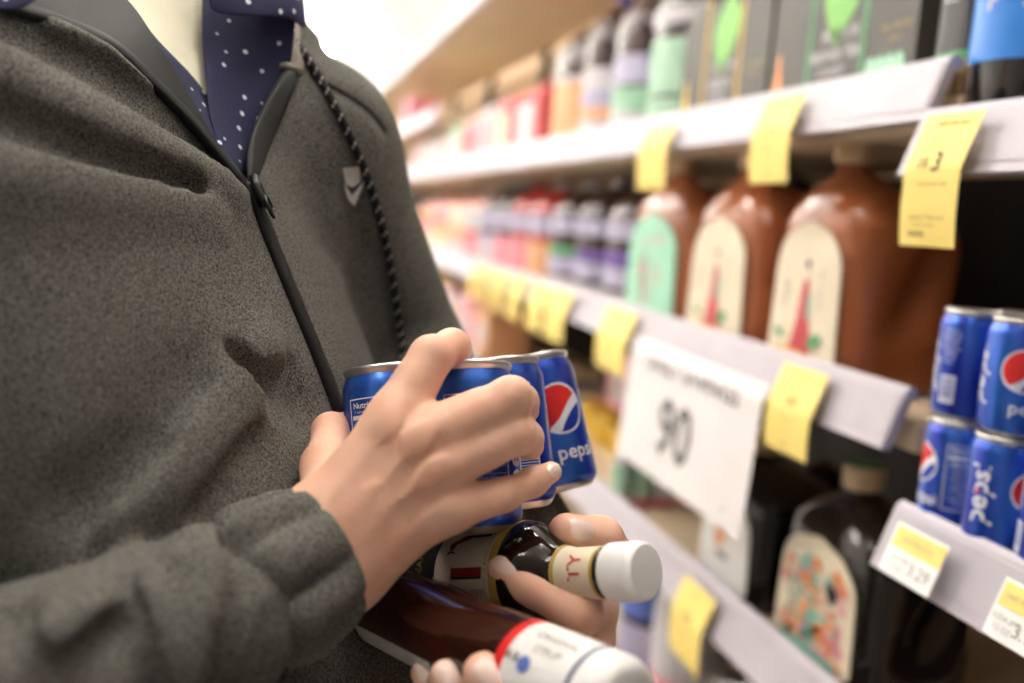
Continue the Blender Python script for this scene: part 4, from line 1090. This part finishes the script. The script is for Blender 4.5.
# chest emblem: a small block above a tick
def emblem():
    m1 = mat('silver_print', (214, 211, 204), .6, noise=((172, 168, 160), 120, .5)); m2 = mat('white_print', (246, 245, 242), .6, noise=((214, 212, 206), 120, .5))
    def patch(name, poly, m, parent=None):
        v = []
        for p in poly:
            a, b = hit(TJ, *p)
            if a is not None: v.append(a + b * .0025)
        if len(v) < len(poly): print('EMBLEM MISS'); return
        return obj(name, v, [tuple(range(len(poly)))[::-1]], m, man if parent is None else parent, False, OFF if parent is None else None)
    patch('emblem_block', [(341, 168), (357, 166), (359, 181), (351, 186), (344, 184)], m1)
    patch('emblem_tick', [(342, 182), (346, 188), (350, 194), (356, 188), (363, 180), (360, 188), (356, 199), (353, 205), (347, 199), (344, 193)], m2)
emblem()
ribbon('shoulder_seam', [(322, 80), (345, 92), (365, 105), (380, 120), (386, 130)], .004, m_jack, lift=.001, thick=.002)

# shirt collar flap standing over the jacket
def sheet(name, rows, m, thick=.0025, parent=man):
    n = len(rows[0]); v = [p for r in rows for p in r]; f = []
    for j in range(len(rows) - 1):
        for i in range(n - 1): f.append((j*n+i, j*n+i+1, (j+1)*n+i+1, (j+1)*n+i))
    o = obj(name, v, f, m, parent, True, OFF)
    so = o.modifiers.new('thick', 'SOLIDIFY'); so.thickness = thick; so.offset = 0
    ss = o.modifiers.new('sub', 'SUBSURF'); ss.levels = 2; ss.render_levels = 2
    return o
def tsheet(name, rows, m, lift, dmax, thick=.0025):
    """a sheet that follows the chest, lift metres out of (or below) the jacket's surface"""
    out = []
    for r in rows:
        line = []
        for p in r:
            a, b = hit(T0, *p); d = 9.0 if a is None else float(proj(a)[2])
            if d < dmax: line.append(a + b * lift)
            else: line.append(P(p[0], p[1], dmax - lift))
        out.append(line)
    return sheet(name, out, m, thick)
tsheet('shirt_front', [[(190, -60), (215, -60), (245, -58), (270, -50), (292, -40)], [(203, -20), (225, -18), (250, -14), (275, -8), (297, 0)], [(207, 20), (230, 22), (255, 24), (278, 26), (296, 30)],
                       [(211, 50), (232, 54), (256, 58), (276, 62), (292, 66)], [(216, 80), (234, 86), (254, 92), (272, 96), (286, 98)], [(218, 100), (234, 110), (250, 118), (264, 122), (276, 124)],
                       [(224, 124), (235, 134), (247, 142), (257, 146), (266, 148)], [(236, 158), (241, 164), (246, 168), (251, 170), (256, 170)]], m_shirt, -.009, .69)
tsheet('undershirt_front', [[(80, -60), (120, -60), (160, -60), (200, -60), (225, -60)], [(90, -10), (125, -12), (160, -12), (195, -12), (226, -10)], [(110, 20), (140, 22), (170, 24), (200, 26), (228, 28)],
                       [(130, 50), (155, 54), (180, 58), (205, 62), (230, 66)], [(170, 90), (185, 94), (200, 98), (215, 102), (232, 106)]], m_tee, -.016, .71)
tsheet('front_facing', [[(247, 188), (249, 189), (252, 190)], [(243, 166), (251, 168), (260, 169)], [(246, 142), (257, 143), (270, 143)], [(255, 118), (268, 119), (282, 118)], [(268, 94), (280, 94), (293, 93)], [(283, 70), (291, 70), (299, 70)]], m_blk, .002, .73, .004)
sheet('shirt_collar', [[P(205, -60, .66), P(235, -52, .665), P(268, -40, .68), P(290, -30, .70), P(300, -20, .715)],
                       [P(206, -30, .655), P(236, -24, .658), P(270, -14, .672), P(294, -4, .692), P(305, 6, .71)],
                       [P(207, -4, .65), P(237, 0, .653), P(268, 4, .668), P(294, 8, .688), P(306, 20, .706)],
                       [P(208, 14, .648), P(238, 16, .65), P(266, 17, .665), P(290, 16, .686), P(307, 34, .704)]], m_shirt)
tsheet('front_facing', [[(20, -30), (60, -32), (100, -30)], [(10, 0), (70, -8), (135, -4)], [(60, 20), (105, 16), (150, 20)], [(108, 44), (136, 42), (168, 48)], [(152, 84), (170, 82), (190, 86)], [(198, 130), (206, 128), (215, 130)], [(242, 184), (244, 184), (246, 184)]], m_blk, -.003, .66, .002)  # facing, widened at the top as black for the collar's shadow
sheet('shirt_collar', [[P(-20, -40, .47), P(10, -42, .48), P(40, -40, .50)], [P(-20, -14, .462), P(8, -14, .473), P(44, -10, .495)], [P(-20, 6, .457), P(6, 13, .467), P(34, 6, .488)]], m_shirt)

# ---- cuff of the near sleeve
def cuff(name, c0, c1, ra, rb, seed, lobes=9):
    ax = nrm(c1 - c0); v = nrm(CP - c0); w = nrm(v - ax * v.dot(ax)); u = np.cross(ax, w); rings = []; n = 72; R_ = random.Random(seed); ph = R_.random() * 6
    for t, k, lob in ((-.02, .62, 0), (.0, .70, .00), (.0, .95, .01), (.04, 1.0, .03), (.25, 1.03, .05), (.5, 1.02, .045), (.75, 1.0, .06), (.92, .95, .05), (1.0, .86, .03), (1.12, .75, .0)):
        c = c0 + (c1 - c0) * t; ring = []
        for i in range(n):
            th = 2 * math.pi * i / n
            f_ = k * (1 + 3.0 * lob * (abs(math.sin(lobes / 2 * th + ph + .5 * math.sin(2 * th))) ** .7 - .6) * 1.6)
            g = 1 + (rb / ra - 1) * t
            ring.append(c + (u * math.cos(th) * ra + w * math.sin(th) * ra * .80) * f_ * g)
        rings.append(ring)
    return MB().loft(rings, cap=False).build(name, m_cuff, man, True, OFF)
cuff('cuff', P(328, 550, .497), P(252, 596, .468), .0345, .042, 3)
cuff('cuff', EL_L + (WR_L - EL_L) * .93, EL_L + (WR_L - EL_L) * .72, .034, .040, 5)

# ---- the body: hands, head and neck
m_skin = mat('skin', (228, 170, 142), .48, noise=((245, 202, 178), 42, .8), bump=(420, .25, .0008), sss=.25)
def hand_r():
    a = [P(*q) for q in ((331, 552, .497), (300, 470, .5), (430, 440, .5))]
    lo = np.min([P(x, y, d) for x in (180, 600) for y in (310, 680) for d in (.44, .66)], 0); hi = np.max([P(x, y, d) for x in (180, 600) for y in (310, 680) for d in (.44, .66)], 0)
    H = Field(lo, hi, .0016)
    px = lambda *q: P(*q)
    # forearm and wrist
    W1, W2 = px(313, 528, .500), px(344, 573, .500)
    for w in (W1, W2): H.cap(w, WR_R * .5 + w * .5 + (EL_R - WR_R) * .16, .0195, .017, .012)
    # palm
    K = dict(i=px(392, 424, .512), m=px(418, 440, .507), r=px(432, 470, .507), p=px(441, 511, .510))
    Wb = dict(i=px(322, 515, .503), m=px(330, 538, .499), r=px(339, 558, .499), p=px(346, 577, .502))
    for k_, r0, r1 in (('i', .017, .0135), ('m', .018, .0135), ('r', .018, .0128), ('p', .0165, .0118)): H.cap(Wb[k_], K[k_], r0, r1, .014)
    H.cap(px(352, 500, .520), px(405, 462, .528), .014, .012, .012)
    # fingers
    fi = [K['i'], px(431, 357, .527), px(452, 347, .552), px(459, 351, .572)]
    fm = [K['m'], px(511, 398, .522), px(520, 402, .545), px(525, 410, .565)]
    fr = [K['r'], px(516, 434, .522), px(525, 438, .545), px(530, 446, .563)]
    fp = [K['p'], px(503, 495, .519), px(533, 482, .531), px(551, 472, .540)]
    F_ = Field(lo, hi, .0016)
    for c, rs in ((fi, (.0128, .0112, .0098, .0082)), (fm, (.0130, .0112, .0098, .0085)), (fr, (.0122, .0108, .0096, .0083)), (fp, (.0108, .0084, .0074, .0061))):
        G = Field(lo, hi, .0016); G.chain(c, rs, .006)
        mid = c[0] * .5 + c[1] * .5; G.cap(c[0] * .75 + c[1] * .25, c[0] * .35 + c[1] * .65, rs[0] * .98, rs[1] * 1.02, .006)
        hh = np.maximum(.0035 - np.abs(F_.f - G.f), 0) / .0035
        F_.f = np.minimum(F_.f, G.f) - hh * hh * .0035 * .25
    # thumb round the back of the first can
    th = [px(330, 512, .515), px(325, 466, .545), px(331, 432, .588), px(352, 424, .625)]
    G = Field(lo, hi, .0016); G.chain(th, (.018, .0125, .0106, .0090), .008)
    hh = np.maximum(.012 - np.abs(H.f - G.f), 0) / .012; H.f = np.minimum(H.f, G.f) - hh * hh * .012 * .25
    hh = np.maximum(.011 - np.abs(H.f - F_.f), 0) / .011; H.f = np.minimum(H.f, F_.f) - hh * hh * .011 * .25
    # knuckles, tendons, finger creases
    for k_, a_ in (('i', .0022), ('m', .0030), ('r', .0026), ('p', .0020)):
        c = K[k_] + nrm(CP - K[k_]) * .012
        H.swell([c, c + (Wb[k_] - K[k_]) * .04], a_ * .8, .0065)
        e = Wb[k_] + nrm(CP - Wb[k_]) * .017
        H.swell([c + (e - c) * .15, c + (e - c) * .75], .0011, .0030)
    for c0, c1 in ((K['i'], K['m']), (K['m'], K['r']), (K['r'], K['p'])):
        m0 = (c0 + c1) / 2 + nrm(CP - c0) * .013; w0 = WR_R + nrm(CP - WR_R) * .02
        H.swell([m0 + (m0 - w0) * .12, m0 + (w0 - m0) * .35], -.0014, .0050)
    for ch in (fi, fm, fr, fp):
        c = ch[1] + nrm(CP - ch[1]) * .010; d = nrm(ch[1] - ch[0]); s = np.cross(d, nrm(CP - c))
        for o in (-.0028, 0, .0028): H.swell([c + d * o - s * .005, c + d * o + s * .005], -.0005, .0008)
    H.apply_swell()
    V, Q = H.mesh(); return relax(V, Q, 2, .4), Q, dict(i=fi, m=fm, r=fr, p=fp)
def hand_l():
    px = lambda *q: P(*q)
    cor = [P(x, y, d) for x in (380, 660) for y in (480, 800) for d in (.43, .76)]
    lo, hi = np.min(cor, 0), np.max(cor, 0); H = Field(lo, hi, .0018)
    wr = WR_L
    # palm behind the bottle necks
    K = dict(i=px(592, 606, .562), m=px(588, 640, .560), r=px(578, 672, .565), p=px(562, 700, .575))
    for k_, r in (('i', .0135), ('m', .0135), ('r', .013), ('p', .012)): H.cap(wr + (K[k_] - wr) * .08, K[k_], .018, r, .014)
    H.cap(wr, wr + (EL_L - WR_L) * .3, .024, .027, .012)
    idx = [K['i'], px(580, 612, .518), px(528, 585, .527), px(503, 569, .531)]
    mid = [K['m'], px(560, 720, .488), px(508, 706, .450), px(484, 674, .455)]
    rin = [K['r'], px(520, 745, .500), px(468, 716, .466), px(446, 676, .474)]
    pin = [K['p'], px(485, 748, .520), px(446, 710, .495), px(424, 673, .503)]
    Ff = Field(lo, hi, .0018)
    for c, rs in ((idx, (.0130, .0118, .0104, .0088)), (mid, (.013, .011, .0112, .0104)), (rin, (.0125, .0108, .0096, .0083)), (pin, (.011, .0095, .0085, .0072))):
        G = Field(lo, hi, .0018); G.chain(c, rs, .006)
        hh = np.maximum(.003 - np.abs(Ff.f - G.f), 0) / .003; Ff.f = np.minimum(Ff.f, G.f) - hh * hh * .003 * .25
    th = [wr + (K['i'] - wr) * .2, px(622, 568, .592), px(600, 540, .562), px(567, 532, .545)]
    G = Field(lo, hi, .0018); G.chain(th, (.018, .0145, .0125, .0108), .008)
    for X in (Ff, G):
        hh = np.maximum(.010 - np.abs(H.f - X.f), 0) / .010; H.f = np.minimum(H.f, X.f) - hh * hh * .010 * .25
    V, Q = H.mesh(); return relax(V, Q, 2, .4), Q, dict(i=idx, m=mid, r=rin, p=pin, t=th)
VR, QR, FR = hand_r(); VL, QL, FL = hand_l()
def head():
    c = NECK + np.array((0, 0, .20)) + FV * .035; U = np.array((0, 0, 1.0))
    H = Field(c - .19, c + np.array((.19, .19, .17)), .004); B3 = [LV, FV, U]
    H.ellipsoid(c + U*.035 - FV*.012, B3, (.076, .096, .094), .02); H.ellipsoid(c - U*.045 + FV*.022, B3, (.060, .072, .070), .035)
    H.cap(c - U*.09 + FV*.045, c - U*.088 + FV*.06, .026, .024, .03)
    H.cap(NECK - U*.09, c - U*.04 - FV*.02, .060, .056, .03)
    H.cap(c + U*.012 + FV*.086, c - U*.022 + FV*.108, .008, .013, .012)                 # nose
    for s in (-1, 1):
        H.cap(c - U*.026 + FV*.096 + LV*.010*s, c - U*.026 + FV*.092 + LV*.013*s, .007, .006, .008)
        H.ellipsoid(c + LV*.074*s - U*.005 - FV*.012, B3, (.010, .020, .032), .006)        # ears
        H.cap(c + LV*.020*s + U*.028 + FV*.085, c + LV*.046*s + U*.026 + FV*.068, .009, .008, .014)   # brows
        H.cap(c + LV*.031*s + U*.006 + FV*.094, c + LV*.033*s + U*.006 + FV*.090, .013, .013, .012, 's')
        H.ellipsoid(c + LV*.031*s + U*.005 + FV*.074, B3, (.013, .012, .012), .004)       # eyeballs under lids
    H.cap(c - U*.052 + FV*.090 - LV*.020, c - U*.052 + FV*.090 + LV*.020, .007, .007, .008); H.cap(c - U*.066 + FV*.088 - LV*.016, c - U*.066 + FV*.088 + LV*.016, .008, .008, .008)
    H.cap(c - U*.059 + FV*.100 - LV*.022, c - U*.059 + FV*.100 + LV*.022, .002, .002, .003, 's')
    V, Q = H.mesh(); V = relax(V, Q, 2, .4)
    G = Field(c - .19, c + np.array((.19, .19, .19)), .004)
    G.ellipsoid(c + U*.045 - FV*.020, B3, (.086, .104, .098), .01); G.ellipsoid(c - U*.045 + FV*.075, B3, (.085, .085, .085), .02, 's')
    G.cap(c - U*.09 - FV*.1, c - U*.02 + FV*.09, .05, .05, .02, 's')
    hv, hq = G.mesh()
    return V, Q, relax(hv, hq, 2), hq, c
VH, QH, HV, HQ, HC = head()
# torso and arms under the clothes carry the neck and both hands as one figure
B = Field(JLO - np.array((0, 0, .05)), JHI, .009)
B.func((JLO[0], JLO[1], .84), JHI, lambda X, Y, Z: torso(X, Y, Z, -.034), .001)
B.cap(NECK - np.array((0, 0, .08)), NECK + np.array((0, 0, .06)), .056, .056, .04)
for s_, e_, w_ in ((SH_R, EL_R, WR_R), (SH_L, EL_L, WR_L)):
    B.cap(NECK - np.array((0, 0, .07)), s_, .05, .045, .04); B.cap(s_, e_, .046, .038, .02); B.cap(e_, e_ + (w_ - e_) * .85, .034, .020, .02)
VB, QB = B.mesh()
off = 0; vs = []; qs = []
for v, q in ((VB, QB), (VH, QH), (VR, QR), (VL, QL)): vs.append(v); qs.append(q + off); off += len(v)
body = fast_obj('body', np.concatenate(vs), np.concatenate(qs), m_skin, man, True, OFF)
fast_obj('hair', HV, HQ, mat('dark_hair', (44, 32, 26), .6, noise=((60, 44, 34), 90, .6), bump=(150, .6, .003)), man, True, OFF)
m_eye = mat('eye_white', (232, 228, 222), .2, noise=((226, 222, 216), 50, .5)); m_iris = mat('iris', (62, 44, 30), .2, noise=((50, 36, 24), 50, .5))
for s in (-1, 1):
    ec = HC + LV*.031*s + np.array((0, 0, .005)) + FV*.0745
    G = Field(ec - .02, ec + .02, .002); G.ellipsoid(ec, np.eye(3), (.0115, .0115, .0065), .001); v, q = G.mesh(); e = fast_obj('eye', v, q, m_eye, man, True, OFF)
    G = Field(ec - .02 + FV*.01, ec + .02 + FV*.01, .001); G.ellipsoid(ec + FV*.0098, [LV, FV, np.array((0, 0, 1.))], (.0045, .0028, .0045), .001); v, q = G.mesh(); fast_obj('iris', v, q, m_iris, e, True)
# fingernails
m_nail = mat('fingernail', (246, 214, 200), .25, coat=.4, noise=((250, 226, 216), 120, .5))
TB_ = bvh(np.concatenate([VR, VL]), np.concatenate([QR, QL + len(VR)]))
def nail(tip, prev, r, side, w=.0056, l=.0078, back=.001):
    """an oval nail bedded on the skin; side = the way the nail faces"""
    d = nrm(tip - prev); n = nrm(side); n = nrm(n - d * n.dot(d)); s = np.cross(d, n); v = []; f = []; NI = 8; NJ = 8
    o = tip - d * back
    for i in range(NI + 1):
        for j in range(NJ + 1):
            a = -1 + 2 * i / NI; b = -1 + 2 * j / NJ
            ww = (1 - .35 * abs(a) ** 3) * (1 - .15 * (a < 0) * abs(a) ** 2)
            p = o + d * l * a + s * w * b * ww
            h = TB_.ray_cast(Vector(p + n * .03), Vector(-n))
            lift = .0010 * (1 - abs(a) ** 4) * (1 - b ** 4) + .0001
            if h[0] is None: v.append(p)
            else: v.append(np.array(h[0]) + n * lift)
    for i in range(NI):
        for j in range(NJ): f.append((i*(NJ+1)+j, (i+1)*(NJ+1)+j, (i+1)*(NJ+1)+j+1, i*(NJ+1)+j+1))
    obj('fingernail', v, f, m_nail, man, True, OFF)
cv = lambda p: nrm(CP - p)
upv = np.array((0, 0, 1.0))
nail(FR['p'][3], FR['p'][2], .0066, cv(FR['p'][3]) + .5 * RC[:, 0] + .3 * upv, w=.0042, l=.0055)
nail(FL['t'][3], FL['t'][2], .0108, cv(FL['t'][3]) + .3 * upv, w=.0064, l=.0080, back=.002)
nail(FL['i'][3], FL['i'][2], .0088, cv(FL['i'][3]) + .9 * upv, w=.0060, l=.0075, back=.001)
for k_ in 'mrp': nail(FL[k_][3], FL[k_][2], .0085, cv(FL[k_][3]) + .3 * upv, w=.0052 if k_ != 'p' else .0042, l=.0065, back=0)
# ---- trousers and shoes (below the picture)
m_tr = mat('dark_trousers', (40, 42, 50), .9, noise=((52, 54, 62), 300, .6), bump=(300, .3, .001))
c0 = cen(.9); T = Field((c0[0] - .35, c0[1] - .35, .03), (c0[0] + .35, c0[1] + .35, 1.0), .009)
T.func((c0[0] - .35, c0[1] - .35, .82), (c0[0] + .35, c0[1] + .35, .96), lambda X, Y, Z: np.maximum(torso(X, Y, Z, -.012), np.maximum(.82 - Z, Z - .95)), .001)
m_sh = mat('brown_shoe', (70, 48, 34), .5, noise=((84, 58, 42), 60, .6)); m_sole = mat('shoe_sole', (30, 28, 26), .7, noise=((40, 38, 36), 60, .6))
for s in (-1, 1):
    hip = np.array((c0[0], c0[1], .86)) + LV * .09 * s; kn = np.array((c0[0], c0[1], .48)) + LV * .11 * s + FV * .01; an = np.array((c0[0], c0[1], .09)) + LV * .12 * s - FV * .03
    T.chain([hip, kn, an], (.095, .072, .060), .03)
    G = Field(an - .25, an + .25, .006); hl = an + FV*(-.03) + np.array((0, 0, -.045)); to = an + FV*.17 + np.array((0, 0, -.05))
    G.cap(hl, to, .042, .040, .02); G.cap(an, hl, .045, .042, .02); G.func(an - .25, an + .25, lambda X, Y, Z: .014 - Z, .002, 's') if False else None
    G.f = np.maximum(G.f, (.012 - (G.lo[2] + G.h * np.arange(G.n[2])))[None, None, :].astype(np.float32))
    v, q = G.mesh(); sh = fast_obj('shoe', relax(v, q, 1), q, m_sh, man, True, OFF)
    G = Field(an - .25, an + .25, .006); G.cap(hl, to, .047, .045, .02); zz = (G.lo[2] + G.h * np.arange(G.n[2]))[None, None, :].astype(np.float32)
    G.f = np.maximum(G.f, np.maximum(.0005 - zz, zz - .022)); v, q = G.mesh(); fast_obj('sole', v, q, m_sole, sh, True)
Vt, Qt = T.mesh(); fast_obj('trousers', relax(Vt, Qt, 2), Qt, m_tr, man, True, OFF)
